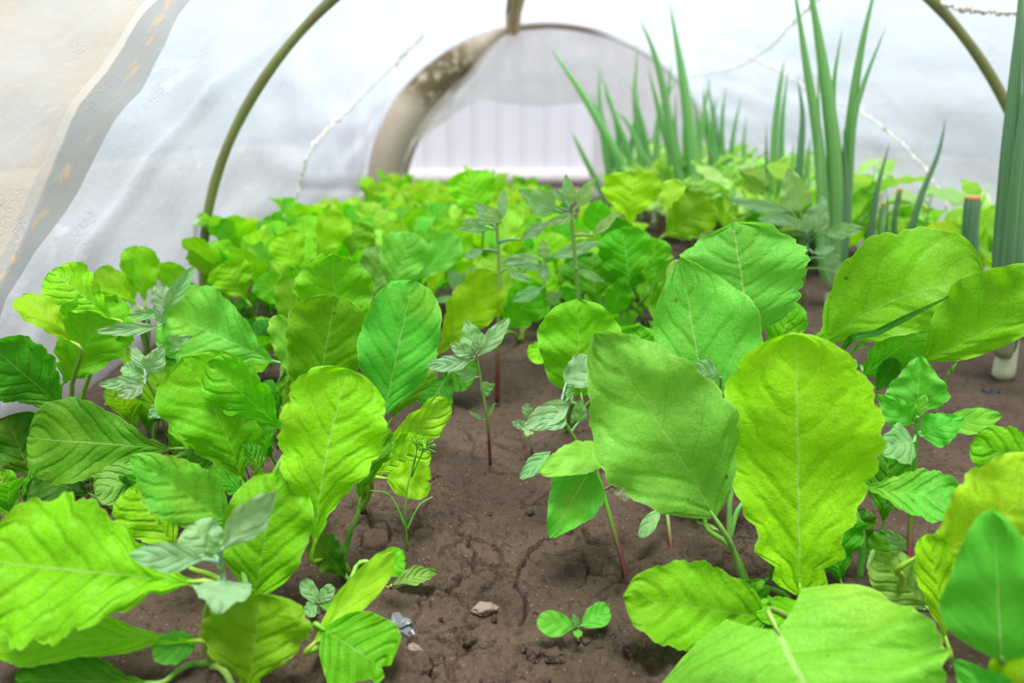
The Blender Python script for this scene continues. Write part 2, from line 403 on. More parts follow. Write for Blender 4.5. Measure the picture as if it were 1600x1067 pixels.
def hero_leaf(root_e, spec, stem_pts, sr=.0021, weed=False, r0=None):
    """spec: (bx, by, tx, ty, Yb, Yt, width_px, profile, colour, opts)"""
    bx, by, tx, ty, Yb, Yt, wpx, pr, col = spec[:9]
    op = dict(spec[9]) if len(spec) > 9 else {}
    SEED[0] += 1
    B, T = at(bx, by, Yb), at(tx, ty, Yt)
    def outside(p): return ((p.x - AX0 - AX1 * p.y) / HA) ** 2 + (p.z / HB) ** 2 > .87
    while (outside(B) or outside(T)) and Yb > .5:
        Yb -= .01; Yt -= .01; B, T = at(bx, by, Yb), at(tx, ty, Yt)
    if min(B.z, T.z) < .004: WARN.append((spec[:6], round(B.z, 3), round(T.z, 3)))
    B.z = max(B.z, .006); T.z = max(T.z, .006)
    mid = (B + T) / 2
    W = wpx / F * (mid - CAM).dot(FW) * (1.12 if weed else 1)
    name = op.pop('name', 'leaf')
    stalk = op.pop('stalk', True)
    small = wpx < 45
    kw = dict(seed=SEED[0], nu=9 if small else 17, nv=26 if small else 64)
    if weed: kw.update(teeth=5, amp=.06, ruf=.04, fold=.14)
    kw.update(op)
    loc = root_e.location
    P, UV = leaf_points(B - loc, T - loc, CAM - mid, W, pr, **kw)
    me = grid_mesh(name, P, UV)
    c = COLR[col]
    lo = obj(name, me, M[('leaf_small' if col in ('b', 'b2', 'y', 'd') else 'weed') if weed else ('leaf_small' if wpx < 60 else 'leaf')], root_e, jit(c, .06))
    if stalk:
        tdir = A(T - B); tdir /= np.linalg.norm(tdir)
        b = A(B - loc); L = np.linalg.norm(A(T - B))
        if stem_pts is None:
            a = A((rnd.uniform(-.004, .004), rnd.uniform(-.004, .004), -.004))
            d = np.linalg.norm(b - a)
            m1 = a + (b - a) * .45 + A((0, 0, d * .10))
            pts = [a, m1, b - tdir * min(.012, d * .2), b + tdir * L * .05]
            rad = np.interp(np.linspace(0, 1, 12), [0, .2, .85, 1], [sr * 1.25, sr * 1.1, sr * .75, sr * .25])
        else:
            # nearest stem point a little below the blade
            dd = [np.linalg.norm(q - b) + max(0, (q[2] - b[2])) * 1.5 for q in stem_pts]
            a = stem_pts[int(np.argmin(dd))]
            d = np.linalg.norm(b - a)
            pts = [a, a + (b - a) * .5 + A((0, 0, d * .06)), b, b + tdir * L * .06]
            rad = np.interp(np.linspace(0, 1, 12), [0, .85, 1], [sr * .75, sr * .5, sr * .2])
        sm = tube_mesh('leaf_stalk', bez(pts, 12), rad, 7)
        sc = tuple(min(1, x * k) for x, k in zip(c, (.95, .80, 1.5)))
        obj('leaf_stalk', sm, M['stalk'], lo, sc)
    return lo

def radish(label, root, leaves, name='radish_plant', cat='radish plant', group=None):
    r = gnd(*root) if isinstance(root, tuple) else root
    e = thing(name, r, label, cat, group)
    for sp in leaves: hero_leaf(e, sp, None)
    return e

def weed(label, root, stem, leaves, sr=.0015, col='w', name='goosefoot_weed', cat='weed', group=None):
    """stem: [(px,py,Y)...] from the ground up"""
    r = gnd(*root) if isinstance(root, tuple) else root
    e = thing(name, r, label, cat, group)
    pts = [A((0, 0, -.005))] + [A(at(*q) - r) for q in stem]
    path = bez(pts, 8 * len(pts))
    me = tube_mesh('stem', path, np.linspace(sr * 1.15, sr * .7, len(path)), 8)
    c = COLR[col]
    obj('stem', me, M['weed_stem'], e, (c[0] * 1.5, c[1] * 1.15, c[2] * .7))
    for sp in leaves: hero_leaf(e, sp, list(path), sr=sr, weed=True)
    return e

# ------------------------------------------------------------------ soil
AX0, AX1 = .223, -.030                     # tunnel axis: X = AX0 + AX1*Y
HA, HB = .71, .65                          # half width and height of the hoops
def axis(Y): return AX0 + AX1 * Y

CRACKS = [[(728, 835), (738, 858), (742, 880), (770, 872), (790, 884), (806, 886), (815, 868), (830, 845), (848, 830)],
          [(806, 886), (808, 900), (818, 912), (822, 935)], [(660, 985), (690, 976), (720, 965), (745, 958)],
          [(742, 880), (715, 890), (695, 905)], [(848, 830), (880, 822), (905, 808)], [(560, 830), (565, 850), (590, 853), (612, 835), (600, 815), (565, 815)],
          [(905, 820), (925, 845), (948, 850)], [(765, 725), (800, 730), (830, 732)], [(690, 735), (660, 750)], [(820, 935), (812, 955)]]
def build_soil():
    xs = np.concatenate([np.arange(-3.0, -.62, .08), np.arange(-.62, -.22, .012), np.arange(-.22, .26, .0013), np.arange(.26, .75, .006), np.arange(.75, 1.1, .02), np.arange(1.1, 3.6, .08)])
    ys = np.concatenate([np.arange(-1.5, .25, .08), np.arange(.25, .36, .006), np.arange(.36, .66, .0013), np.arange(.66, .78, .002), np.arange(.78, 1.3, .006), np.arange(1.3, 3.2, .03), np.arange(3.2, 9, .12)])
    X, Y = np.meshgrid(xs, ys)
    Z = np.zeros_like(X)
    fx, fy = X.ravel(), Y.ravel()
    z = np.empty(len(fx))
    nz = noise.noise
    for i in range(len(fx)):
        x, y = fx[i], fy[i]
        v = .009 * nz((x * 5, y * 5, .3)) + .006 * nz((x * 17, y * 17, 2.1))
        if -.6 < x < 1.1 and .2 < y < 1.8:
            q = nz((x * 48, y * 48, 5.5)); lm = .35 + 1.1 * max(0.0, nz((x * 11, y * 11, 14.0)) + .1); v += .0075 * abs(q) * lm
            if y < 1.3 and -.25 < x < .8:
                q2 = nz((x * 105, y * 105, 9.5)); v += .0050 * abs(q2) * lm + .0012 * nz((x * 190, y * 190, 2.5))
                if -.23 < x < .27 and y < .8:
                    v += .0014 * nz((x * 300, y * 300, 3.3))
                    dd_ = noise.voronoi((x * 26 + .12 * nz((x * 90, y * 90, 1)), y * 26 + .12 * nz((x * 90, y * 90, 4)), .5))[0]
                    cw = dd_[1] - dd_[0]; mk = nz((x * 13, y * 13, 11.0))
                    if cw < .06 and mk > .08: v -= .008 * (1 - cw / .06) * min(1, (mk - .05) * 6)
                    # crumbly clods nearer the camera
                    if y < .47:
                        k = min(1, (.47 - y) / .06); d2_ = noise.voronoi((x * 60, y * 60, 2.5))[0]; v += k * .009 * (.6 - min(.9, d2_[0])) + k * .008 * nz((x * 30, y * 30, 7.7))
        z[i] = v
    Z = z.reshape(X.shape)
    Z -= .010 * np.exp(-((X - .0) / .09) ** 2)
    D = np.full(X.shape, 1.0)
    msk = (X > -.23) & (X < .27) & (Y > .35) & (Y < .8)
    px, py = X[msk], Y[msk]; dm = np.full(px.shape, 1.0)
    wd_ = np.array([.0011 + .0012 * abs(noise.noise((a_ * 70, b_ * 70, 3))) for a_, b_ in zip(px, py)])
    px = px + np.array([.0035 * noise.noise((a_ * 110, b_ * 110, 1.5)) for a_, b_ in zip(px, py)])
    py = py + np.array([.0035 * noise.noise((a_ * 110, b_ * 110, 6.5)) for a_, b_ in zip(px, py)])
    for cr in CRACKS:
        g = [gnd(*p) for p in cr]
        for a, b in zip(g[:-1], g[1:]):
            ax_, ay, bx_, by = a.x, a.y, b.x, b.y
            tt = np.clip(((px - ax_) * (bx_ - ax_) + (py - ay) * (by - ay)) / ((bx_ - ax_) ** 2 + (by - ay) ** 2 + 1e-12), 0, 1)
            dm = np.minimum(dm, np.hypot(px - ax_ - tt * (bx_ - ax_), py - ay - tt * (by - ay)))
    Z[msk] -= .018 * np.clip(1 - dm / wd_, 0, 1) ** .5
    P = np.stack([X, Y, Z], -1)
    struct('floor', grid_mesh('floor', P), M['soil'])
build_soil()

# ------------------------------------------------------------------ tunnel
def film_pt(Y, th, extra=.012):
    """th: 0 at the left foot, pi at the right foot"""
    near = min(abs(Y - h) for h in (-.55, 1.28, 3.1))
    sag = .022 * (1 - math.exp(-(near / .45) ** 2))
    wr = .013 * noise.noise((Y * 2.2, th * 3.0, 1.0)) + .0075 * noise.noise((Y * 3.5 + th * 4, th * 9, 4.0)) + .0016 * noise.noise((Y * 17 + th * 5, th * 7, 8.0))
    fold_ = .006 * max(0, 1 - abs(((Y - 1.28) * 1.0 - (th - .7) * .9)) / .05)
    k = 1 + (extra - sag + wr * min(1, near / .12) + fold_) / .68
    return Vector((axis(Y) - HA * math.cos(th) * k, Y, HB * math.sin(th) * k))
def film_hit(px, py):
    d = ray(px, py); lo, hi = .05, 4.0
    for _ in range(50):
        m_ = (lo + hi) / 2; p = CAM + d * m_
        r = ((p.x - axis(p.y)) / HA) ** 2 + (p.z / HB) ** 2
        lo, hi = (m_, hi) if r < 1 else (lo, m_)
    p = CAM + d * lo
    return p, math.atan2(p.z / HB, -(p.x - axis(p.y)) / HA)
def line_Y(pix):
    q = sorted((film_hit(*p)[1], film_hit(*p)[0].y) for p in pix)
    return lambda th: float(np.interp(th, [a for a, _ in q], [b for _, b in q]))
band_in = line_Y([(215, -10), (187, 49), (142, 124), (75, 244), (0, 390), (-30, 430)])
band_out = line_Y([(268, -5), (250, 60), (215, 140), (180, 190), (120, 280), (75, 345), (0, 450), (-20, 480)])

def film_sheet(name, y0f, y1f, mat, nY, nT, extra, label):
    P = np.zeros((nY, nT, 3)); UV = np.zeros((nY, nT, 2))
    for j, th in enumerate(np.linspace(-.02, PI + .02, nT)):
        a, b = y0f(th), y1f(th)
        for i in range(nY):
            k = i / (nY - 1); Y = a + (b - a) * k
            P[i, j] = film_pt(Y, th, extra); UV[i, j] = (k, th / PI)
    o = obj(name, grid_mesh(name, P, UV), mat)
    return tag(o, label, 'plastic film')
film_sheet('tunnel_cover', band_in, lambda t: 3.13, M['film'], 150, 110, .012, 'clear milky plastic film stretched over the hoops along the whole tunnel')
film_sheet('dusty_film_sheet', lambda t: -.75, band_out, M['film_near'], 90, 110, .006, 'beige dusty plastic sheet with orange rust stains along its overlapping edge')

def hoop(Y, r, label):
    th = np.linspace(-.03, PI + .03, 70)
    path = np.array([(axis(Y) - HA * math.cos(t) * (1 + .006 * math.sin(5 * t)), Y + .01 * math.sin(3 * t), HB * math.sin(t)) for t in th])
    rad = r * (1 + .10 * np.sin(th * 9) ** 8 + .06 * np.sin(th * 23))
    tag(obj('tunnel_hoop', tube_mesh('tunnel_hoop', path, rad, 12), M['hoop']), label, 'hoop')
hoop(1.28, .0075, 'bent greenish brown rod arching under the film before the tunnel end')

def end_arch():
    Y = 3.1; n = 60
    th = np.linspace(-.02, PI + .02, n)
    wd = np.interp(th, [0, .5, .8, 1.05, 1.35, 2.2, PI], [.16, .16, .15, .13, .022, .014, .03])
    prof_ = []
    for t, w in zip(th, wd):
        o = A((axis(Y) - HA * math.cos(t), 0, HB * math.sin(t))); c = A((axis(Y), 0, .05))
        d = nrm(c - o)
        i_ = o + d * w
        ring = [o + A((0, Y - .012, 0)), i_ + A((0, Y - .012, 0)), i_ + A((0, Y + .012, 0)), o + A((0, Y + .012, 0))]
        prof_.append(ring)
    P = np.array(prof_)
    UV = np.stack([np.broadcast_to(A((0, .5, .6, 1)), (n, 4)), np.broadcast_to((th / PI)[:, None], (n, 4))], -1)
    tag(obj('arch_board', grid_mesh('arch_board', P, UV, wrap=True, smooth=False), M['arch']), 'stained curved board framing the far opening of the tunnel', 'arch')
end_arch()

# ridge pole
pr_ = np.array([(x, y, z) for x, y, z in ((.005, 3.09, HB * .985 - .018), (.005, 2.6, HB - .020), (.02, 2.0, HB - .022), (.05, 1.28, HB - .024))])
tag(obj('ridge_pole', tube_mesh('ridge_pole', bez(pr_, 20), .026, 4, .7), M['beam']), 'brown wooden pole running along the tunnel ridge to the arch', 'pole')

# hanging flap at the end
def flap():
    Y = 3.085; n = 60; m_ = 12
    inner_px = [(622, 306), (626, 280), (634, 250), (650, 226), (690, 194), (722, 172), (752, 156), (790, 162), (840, 166), (885, 163), (926, 164), (927, 200), (926, 245), (924, 305)]
    ip = bez([A(at(x, y, Y)) for x, y in inner_px], n)
    th = np.interp(np.linspace(0, 1, n), [0, .3, .5, .7, .8, 1], [0, .8, 1.45, 1.9, 2.5, PI])
    P = np.zeros((n, m_, 3)); UV = np.zeros((n, m_, 2))
    for i in range(n):
        wk = float(np.interp(th[i], [0, .5, .8, 1.05, 1.35, PI], [.13, .13, .125, .11, .02, .02])) / .68
        o = A((axis(Y) - HA * (1 - wk) * math.cos(th[i]), Y, HB * (1 - wk) * math.sin(th[i])))
        for j in range(m_):
            k = j / (m_ - 1)
            p = o * (1 - k) + ip[i] * k
            p[1] = Y - .012 - .05 * math.sin(PI * k) * (.6 + .8 * noise.noise((i * .22, 3, 1))) - .02 * noise.noise((i * .5, k * 4, 7))
            p[2] = max(p[2], .004)
            P[i, j] = p; UV[i, j] = (k, i / n)
    tag(obj('film_flap', grid_mesh('film_flap', P, UV), M['film_flap']), 'old whitish film flap hanging round the far tunnel opening', 'plastic film')
flap()

# back wall beyond the opening
def back_wall():
    xs = []; z0, z1 = .045, 1.6
    p = []
    x = -.95
    while x < .80:
        p += [(x, 0), (x + .088, 0), (x + .094, -.007), (x + .104, -.007)]; x += .11
    ang = math.radians(5)
    P = np.zeros((len(p), 2, 3))
    for i, (x, d) in enumerate(p):
        for j, z in enumerate((z0, z1)):
            P[i, j] = (x * math.cos(ang) - d * math.sin(ang), 3.62 + x * math.sin(ang) + d * math.cos(ang), z)
    struct('wall_back', grid_mesh('wall_back', P, smooth=False), M['wall'])
    a, b = Vector((-.95, 3.62 - .95 * math.sin(ang) - .03, 0)), Vector((.8, 3.62 + .8 * math.sin(ang) - .03, 0))
    Q = np.array([[(q.x, q.y + dy, z) for dy, z in ((0, -.02), (0, .085), (.02, .085), (.02, -.02))] for q in (a, b)])
    struct('baseboard_back', grid_mesh('baseboard_back', Q, wrap=True, smooth=False), M['plinth'])
back_wall()

# twine lying along the film
def twine(pix, r, label):
    pts = []
    for p in pix:
        q, th = film_hit(*p)
        pts.append(film_pt(q.y, th, .002))
    path = bez(pts, 16 * len(pts))
    rg = random.Random(len(pix) * 7 + pix[0][0])
    for i in range(len(path)):
        path[i] += A((rg.gauss(0, .0016), rg.gauss(0, .002), rg.gauss(0, .0016)))
    rad = np.array([r * (1 + (1.3 if rg.random() < .08 else .5 * rg.random())) for _ in path])
    tag(obj('twine', tube_mesh('twine', path, rad, 7), M['cord']), label, 'twine')
twine([(652, 42), (606, 86), (560, 138), (520, 180), (478, 222), (460, 275), (452, 310)], .0026, 'knotted pale twine beside the far arch on the left film')
twine([(1010, 5), (1062, 22), (1108, 48), (1160, 68), (1200, 84), (1250, 112), (1300, 140), (1352, 168), (1404, 214), (1440, 250), (1470, 290), (1490, 330)], .0015, 'pale twine sagging down the right film behind the onions')
twine([(1085, 116), (1140, 106), (1180, 86), (1215, 62), (1245, 30), (1285, -6)], .0016, 'pale twine curving up the right film over the onion clump')
twine([(1450, 2), (1500, 13), (1545, 20), (1592, 21)], .0022, 'short cream twine on the right film above the hoop')
twine([(404, 400), (478, 372), (540, 322), (590, 280)], .0022, 'thin white cord along the lower left film above the seedlings')

# ------------------------------------------------------------------ left row heroes
radish('radish with a wide flat ragged-edged leaf in the lower left corner', (335, 1030), [
 (302, 910, -25, 876, .38, .37, 232, 'rd', 'y', dict(teeth=7, amp=.10, bow=.05, ruf=.05, fold=.05)),
 (306, 1002, -20, 992, .385, .375, 90, 'rd', 'y', dict(roll=30, amp=.05)),
 (235, 1085, 25, 1062, .37, .36, 95, 'rd', 'd', dict()),
 (392, 1125, 408, 927, .36, .375, 165, 'rd', 'gy', dict(teeth=8, amp=.07, fold=.12)),
])
radish('young radish with one notched seed leaf and a narrow upright leaf', (497, 1022), [
 (488, 1008, 616, 862, .385, .41, 52, 'el', 'y2', dict(bow=-.09, teeth=4, amp=.03, fold=.3)),
 (506, 984, 606, 1048, .39, .375, 128, 'co', 'g', dict(notch=.10, teeth=1, amp=0, ruf=.02)),
 (586, 880, 634, 876, .45, .45, 44, 'co', 'g', dict(notch=.06, teeth=1, amp=0)),
])
radish('radish with one pointed toothed leaf and one oval leaf behind the grey weed', (405, 968), [
 (355, 818, 203, 711, .455, .44, 98, 'dm', 'b2', dict(teeth=11, amp=.06, fold=.25, ruf=.05)),
 (397, 940, 434, 737, .44, .465, 138, 'el', 'g', dict(teeth=6, amp=.03, roll=-8, fold=.05)),
 (280, 865, 205, 760, .47, .48, 95, 'rd', 'y', dict()),
])
weed('silvery grey-green weed in front of the wide flat leaf', (352, 992), [(352, 930, .40), (345, 880, .372)], [
 (346, 860, 428, 767, .362, .37, 52, 'lz', 'w', dict(bow=-.06, roll=15)),
 (320, 874, 202, 866, .368, .355, 42, 'lz', 'w', dict(bow=.05, roll=-10)),
 (350, 906, 342, 958, .372, .345, 88, 'rh', 'w', dict(fold=.05)),
 (332, 866, 298, 818, .385, .39, 62, 'rnd', 'w', dict()),
 (336, 868, 322, 834, .375, .375, 26, 'rh', 'wg', dict()),
 (312, 1000, 237, 1022, .39, .375, 44, 'el', 'b2', dict(bow=.06)),
], sr=.0019)
radish('radish with a tall yellow-green scalloped leaf on the path edge', (537, 893), [
 (492, 850, 545, 577, .46, .49, 168, 'rd', 'y', dict(teeth=8, amp=.08, fold=.10, side=-.03)),
 (562, 780, 580, 655, .50, .52, 88, 'rd', 'd', dict(roll=25, bow=.1)),  # leaf behind the tall one, its shade put into the darker colour
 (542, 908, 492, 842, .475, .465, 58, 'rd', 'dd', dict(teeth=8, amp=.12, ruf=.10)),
])
radish('radish with an oval leaf on a white midrib and a folded leaf', (412, 822), [
 (377, 750, 286, 558, .56, .57, 142, 'lob', 'g', dict(teeth=3, amp=.03, side=.04, fold=.06)),
 (442, 672, 326, 566, .585, .565, 88, 'rd', 'g', dict(bow=.12, roll=-20, fold=.2)),
 (425, 716, 384, 640, .60, .60, 56, 'rd', 'd', dict()),
])
radish('radish with a long broad dull leaf pointing at the film', (305, 765), [
 (270, 702, 43, 684, .58, .57, 132, 'rd', 'gz', dict(teeth=7, amp=.04, bow=.05, fold=.10)),
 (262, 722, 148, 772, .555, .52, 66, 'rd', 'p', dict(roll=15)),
 (150, 815, 50, 745, .60, .61, 95, 'rd', 'dd', dict()),  # this and the next leaf: shade painted in as very dark green
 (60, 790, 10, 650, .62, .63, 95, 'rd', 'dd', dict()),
])
radish('radish with an upright oval leaf shading a round leaf behind it', (487, 695), [
 (488, 658, 524, 461, .69, .685, 130, 'rd', 'gy', dict(teeth=8, amp=.05, fold=.10)),
 (528, 530, 518, 396, .74, .75, 122, 'rnd', 'g', dict(teeth=8, amp=.05, bow=-.05)),
 (462, 600, 432, 492, .72, .72, 44, 'rd', 'b', dict(teeth=7, amp=.2, ruf=.14)),
])
radish('radish with one smooth tall oval leaf left of the path', (592, 722), [
 (600, 648, 645, 437, .665, .69, 126, 'el', 'b2', dict(teeth=7, amp=.025, fold=.08, bow=.03)),
 (612, 655, 662, 560, .70, .72, 60, 'rd', 'd', dict()),
 (570, 690, 560, 600, .69, .70, 60, 'rd', 'd', dict()),
])
radish('radish with pale leaves curling over the bare path', (566, 795), [
 (584, 722, 700, 628, .565, .58, 62, 'rd', 'y2', dict(bow=.10, roll=28, fold=.25)),
 (583, 742, 668, 690, .555, .565, 66, 'rd', 'y', dict(bow=.08, teeth=4)),
 (604, 748, 674, 752, .545, .54, 58, 'co', 'y', dict(notch=.08, teeth=1, amp=0)),
])
radish('radish with a broad blue-green leaf seen from the side of its ribs', (440, 655), [
 (430, 566, 254, 486, .745, .73, 128, 'rd', 'b', dict(teeth=6, amp=.05, fold=.12, bow=.04)),
 (448, 520, 456, 434, .80, .82, 52, 'rd', 'gy', dict()),
 (450, 480, 405, 432, .86, .86, 50, 'rd', 'g', dict()),
])
radish('radish beside the film with several upturned leaves at the left edge', (112, 695), [
 (100, 598, 182, 460, .69, .71, 112, 'lob', 'g', dict(fold=.18, amp=.08)),
 (108, 645, -15, 540, .65, .63, 108, 'rd', 'd', dict(roll=-15, fold=.15)),
 (176, 500, 80, 423, .78, .78, 78, 'rd', 'y', dict(bow=.06)),
 (112, 535, 36, 462, .74, .74, 56, 'rd', 'y', dict(bow=.2, roll=25)),
 (70, 640, 12, 560, .68, .69, 90, 'rd', 'dd', dict()),
])
radish('bright radish under the film with a rounded top leaf', (232, 562), [
 (226, 472, 214, 384, .96, .97, 58, 'rd', 'y', dict()),
 (215, 478, 150, 424, .95, .95, 48, 'rd', 'y', dict(bow=.12)),
 (206, 482, 208, 402, .93, .93, 24, 'rd', 'y2', dict(fold=.6)),
 (240, 482, 282, 414, .96, .96, 62, 'rd', 'y', dict()),
])
weed('grey goosefoot weed with a narrow upright leaf among the left radishes', (262, 660), [(258, 560, .74), (256, 485, .72)], [
 (258, 482, 246, 436, .73, .735, 34, 'rh', 'wp', dict()),
 (256, 486, 303, 416, .71, .72, 22, 'lz', 'wg', dict(fold=.5)),
 (250, 510, 150, 518, .71, .69, 20, 'lz', 'w', dict(bow=.06, fold=.3)),
 (255, 488, 198, 494, .715, .705, 16, 'lz', 'wg', dict(fold=.3)),
 (258, 540, 300, 525, .72, .70, 26, 'rh', 'w', dict()),
 (256, 505, 240, 480, .70, .695, 14, 'rh', 'w', dict()),
])
weed('small grey weed over the long dull leaf', (268, 712), [(250, 640, .60), (228, 592, .57)], [
 (232, 582, 256, 538, .57, .575, 32, 'rh', 'w', dict()),
 (226, 578, 206, 541, .575, .58, 17, 'lz', 'w', dict()),
 (224, 596, 154, 601, .57, .55, 20, 'lz', 'w', dict(bow=.08)),
 (226, 600, 184, 620, .56, .545, 24, 'lz', 'wp', dict()),
 (222, 588, 192, 572, .575, .58, 24, 'rnd', 'wg', dict()),
 (252, 636, 232, 654, .575, .565, 24, 'rh', 'w', dict()),
])
# tiny seedling by the dark leaf
weed('tiny blue-green seedling at the foot of the tall scalloped leaf', (500, 962), [(497, 945, .445)], [
 (497, 942, 472, 906, .44, .445, 22, 'el', 'wg', dict(teeth=1, amp=0)),
 (499, 942, 520, 914, .44, .445, 20, 'el', 'wg', dict(teeth=1, amp=0)),
 (496, 946, 476, 958, .44, .43, 22, 'el', 'wg', dict(teeth=1, amp=0)),
 (500, 946, 548, 952, .44, .43, 16, 'el', 'b2', dict(teeth=1, amp=0)),
], sr=.0009, name='seedling', cat='seedling')

# ------------------------------------------------------------------ centre
radish('radish with a slanting folded leaf just left of the centre stems', (672, 612), [
 (682, 556, 778, 428, .87, .86, 82, 'rd', 'y', dict(fold=.22, bow=.04, roll=-10)),
 (690, 575, 742, 590, .88, .84, 60, 'rd', 'd', dict()),
 (660, 560, 640, 470, .90, .92, 60, 'rd', 'g', dict()),
 (700, 585, 668, 640, .84, .80, 60, 'rd', 'd', dict()),
])
radish('radish with a drooping leaf behind the tall centre weed', (815, 530), [
 (780, 520, 848, 445, 1.02, 1.0, 72, 'rd', 'g', dict(fold=.15)),
 (810, 480, 760, 400, 1.1, 1.1, 70, 'rd', 'f', dict()),
 (830, 500, 850, 420, 1.1, 1.12, 60, 'rd', 'y', dict()),
])
weed('small grey-green weed standing alone on the bare path', (766, 719), [(762, 660, .675), (752, 600, .67), (745, 556, .665)], [
 (744, 548, 728, 500, .668, .675, 38, 'rh', 'wg', dict()),
 (741, 558, 703, 536, .66, .655, 22, 'lz', 'w', dict()),
 (748, 556, 796, 496, .66, .665, 25, 'lz', 'w', dict(fold=.2)),
 (738, 563, 666, 573, .66, .645, 24, 'lz', 'w', dict(bow=.06)),
 (742, 590, 706, 574, .665, .66, 24, 'rh', 'wg', dict()),
 (752, 610, 774, 600, .665, .65, 22, 'rh', 'wg', dict()),
 (745, 552, 741, 526, .66, .66, 14, 'rh', 'w', dict()),
 (756, 656, 732, 642, .675, .675, 5, 'lz', 'wg', dict()),
 (760, 654, 774, 628, .675, .675, 5, 'lz', 'wg', dict()),
])
weed('tall slender weed at the far end of the bare path', (777, 622), [(778, 530, .85), (780, 430, .85), (776, 348, .845)], [
 (770, 350, 743, 316, .85, .855, 28, 'rh', 'w', dict()),
 (779, 348, 757, 320, .84, .84, 26, 'rh', 'wy', dict()),
 (782, 346, 788, 297, .84, .845, 15, 'lz', 'w', dict()),
 (770, 358, 711, 356, .84, .82, 12, 'lz', 'wg', dict()),
 (764, 350, 722, 346, .86, .86, 13, 'lz', 'w', dict()),
 (812, 374, 858, 346, .84, .83, 18, 'lz', 'w', dict()),
 (756, 390, 724, 402, .84, .83, 14, 'lz', 'w', dict()),
 (790, 420, 830, 440, .85, .83, 14, 'lz', 'wg', dict()),
], sr=.0026)
weed('tall hairy weed with a broad toothed leaf above the round radish leaf', (902, 590), [(904, 500, .92), (900, 420, .915), (892, 335, .91)], [
 (868, 330, 810, 296, .91, .905, 40, 'rh', 'wg', dict(teeth=7, amp=.1)),
 (890, 322, 884, 272, .92, .925, 22, 'rh', 'wg', dict(teeth=6, amp=.1)),
 (904, 322, 930, 276, .91, .91, 24, 'rh', 'wy', dict(teeth=6, amp=.1)),
 (878, 326, 828, 314, .90, .89, 8, 'lz', 'w', dict()),
 (900, 334, 850, 352, .905, .89, 15, 'lz', 'p', dict(bow=.1)),
 (884, 316, 860, 294, .91, .91, 12, 'lz', 'w', dict()),
 (893, 318, 895, 288, .90, .90, 15, 'rh', 'wy', dict()),
 (924, 368, 966, 332, .91, .91, 15, 'lz', 'wy', dict()),
 (900, 420, 945, 440, .91, .90, 12, 'lz', 'wg', dict()),
], sr=.0030)
weed('leafy weed with spreading pale leaves between the two tall weeds', (852, 560), [(852, 500, 1.0), (850, 420, 1.0)], [
 (840, 404, 784, 410, .99, .98, 20, 'lz', 'w', dict(bow=.08)),
 (860, 402, 938, 378, .99, .98, 20, 'lz', 'w', dict(bow=.06)),
 (855, 418, 800, 414, .97, .95, 11, 'lz', 'w', dict()),
 (850, 404, 849, 374, 1.0, 1.0, 22, 'rh', 'wy', dict()),
 (858, 424, 842, 426, .96, .94, 28, 'rnd', 'w', dict()),
 (848, 450, 800, 470, .98, .96, 20, 'lz', 'wg', dict()),
 (856, 470, 880, 455, .98, .96, 22, 'rh', 'wg', dict()),
], sr=.0018)
weed('tiny grey weed with a red stem beside the bare path', (832, 702), [(826, 672, .70)], [
 (826, 654, 822, 630, .70, .70, 15, 'rnd', 'w', dict()),
 (824, 666, 800, 660, .70, .69, 14, 'lz', 'w', dict()),
 (828, 668, 852, 662, .69, .68, 14, 'lz', 'w', dict()),
 (826, 672, 822, 682, .69, .67, 18, 'rh', 'w', dict()),
], sr=.0009)
weed('small grey clump of leaves among the left radish rows', (722, 545), [(722, 470, 1.02)], [
 (722, 450, 700, 420, 1.02, 1.02, 26, 'rh', 'w', dict()),
 (726, 450, 742, 416, 1.02, 1.02, 18, 'lz', 'w', dict()),
 (722, 448, 728, 455, 1.0, .97, 34, 'rh', 'w', dict()),
 (716, 465, 676, 470, 1.0, .98, 10, 'lz', 'wg', dict()),
], sr=.0015)

# ------------------------------------------------------------------ right row heroes
radish('radish with a large diamond-shaped leaf leaning over the path', (1172, 918), [
 (1116, 808, 928, 520, .46, .48, 222, 'dm', 'b4', dict(teeth=8, amp=.05, fold=.05, bow=.05, side=.02)),
 (1105, 800, 1110, 690, .50, .51, 60, 'rd', 'g', dict()),
])
radish('radish with the broadest upright rounded leaf of the right row', (1250, 955), [
 (1250, 930, 1243, 520, .44, .47, 244, 'R2', 'y', dict(teeth=11, amp=.065, fold=.08, bow=-.03, ruf=.04)),
 (1200, 905, 1250, 850, .46, .47, 60, 'rd', 'd', dict()),
 (1310, 930, 1290, 800, .47, .48, 110, 'rd', 'd', dict(roll=20)),
 (1290, 955, 1180, 955, .43, .42, 44, 'rd', 'g', dict()),
])
radish('radish with a low scalloped leaf hanging over the soil on the right', (1205, 985), [
 (1195, 965, 974, 932, .42, .405, 138, 'rnd', 'g', dict(teeth=7, amp=.06, fold=.12, ruf=.05)),
 (1190, 980, 1165, 905, .425, .43, 60, 'lob', 'd', dict(teeth=9, amp=.14, ruf=.12)),
])
radish('radish with a tall blunt pale leaf behind the diamond leaf', (1140, 845), [
 (1138, 740, 1064, 402, .54, .57, 172, 'R3', 'b', dict(teeth=5, amp=.03, fold=.08, side=-.02, wl=.75, wr=1.25)),
 (1165, 760, 1165, 640, .55, .56, 60, 'rd', 'b2', dict()),
 (1085, 830, 1060, 740, .56, .56, 40, 'rd', 'd', dict()),
])
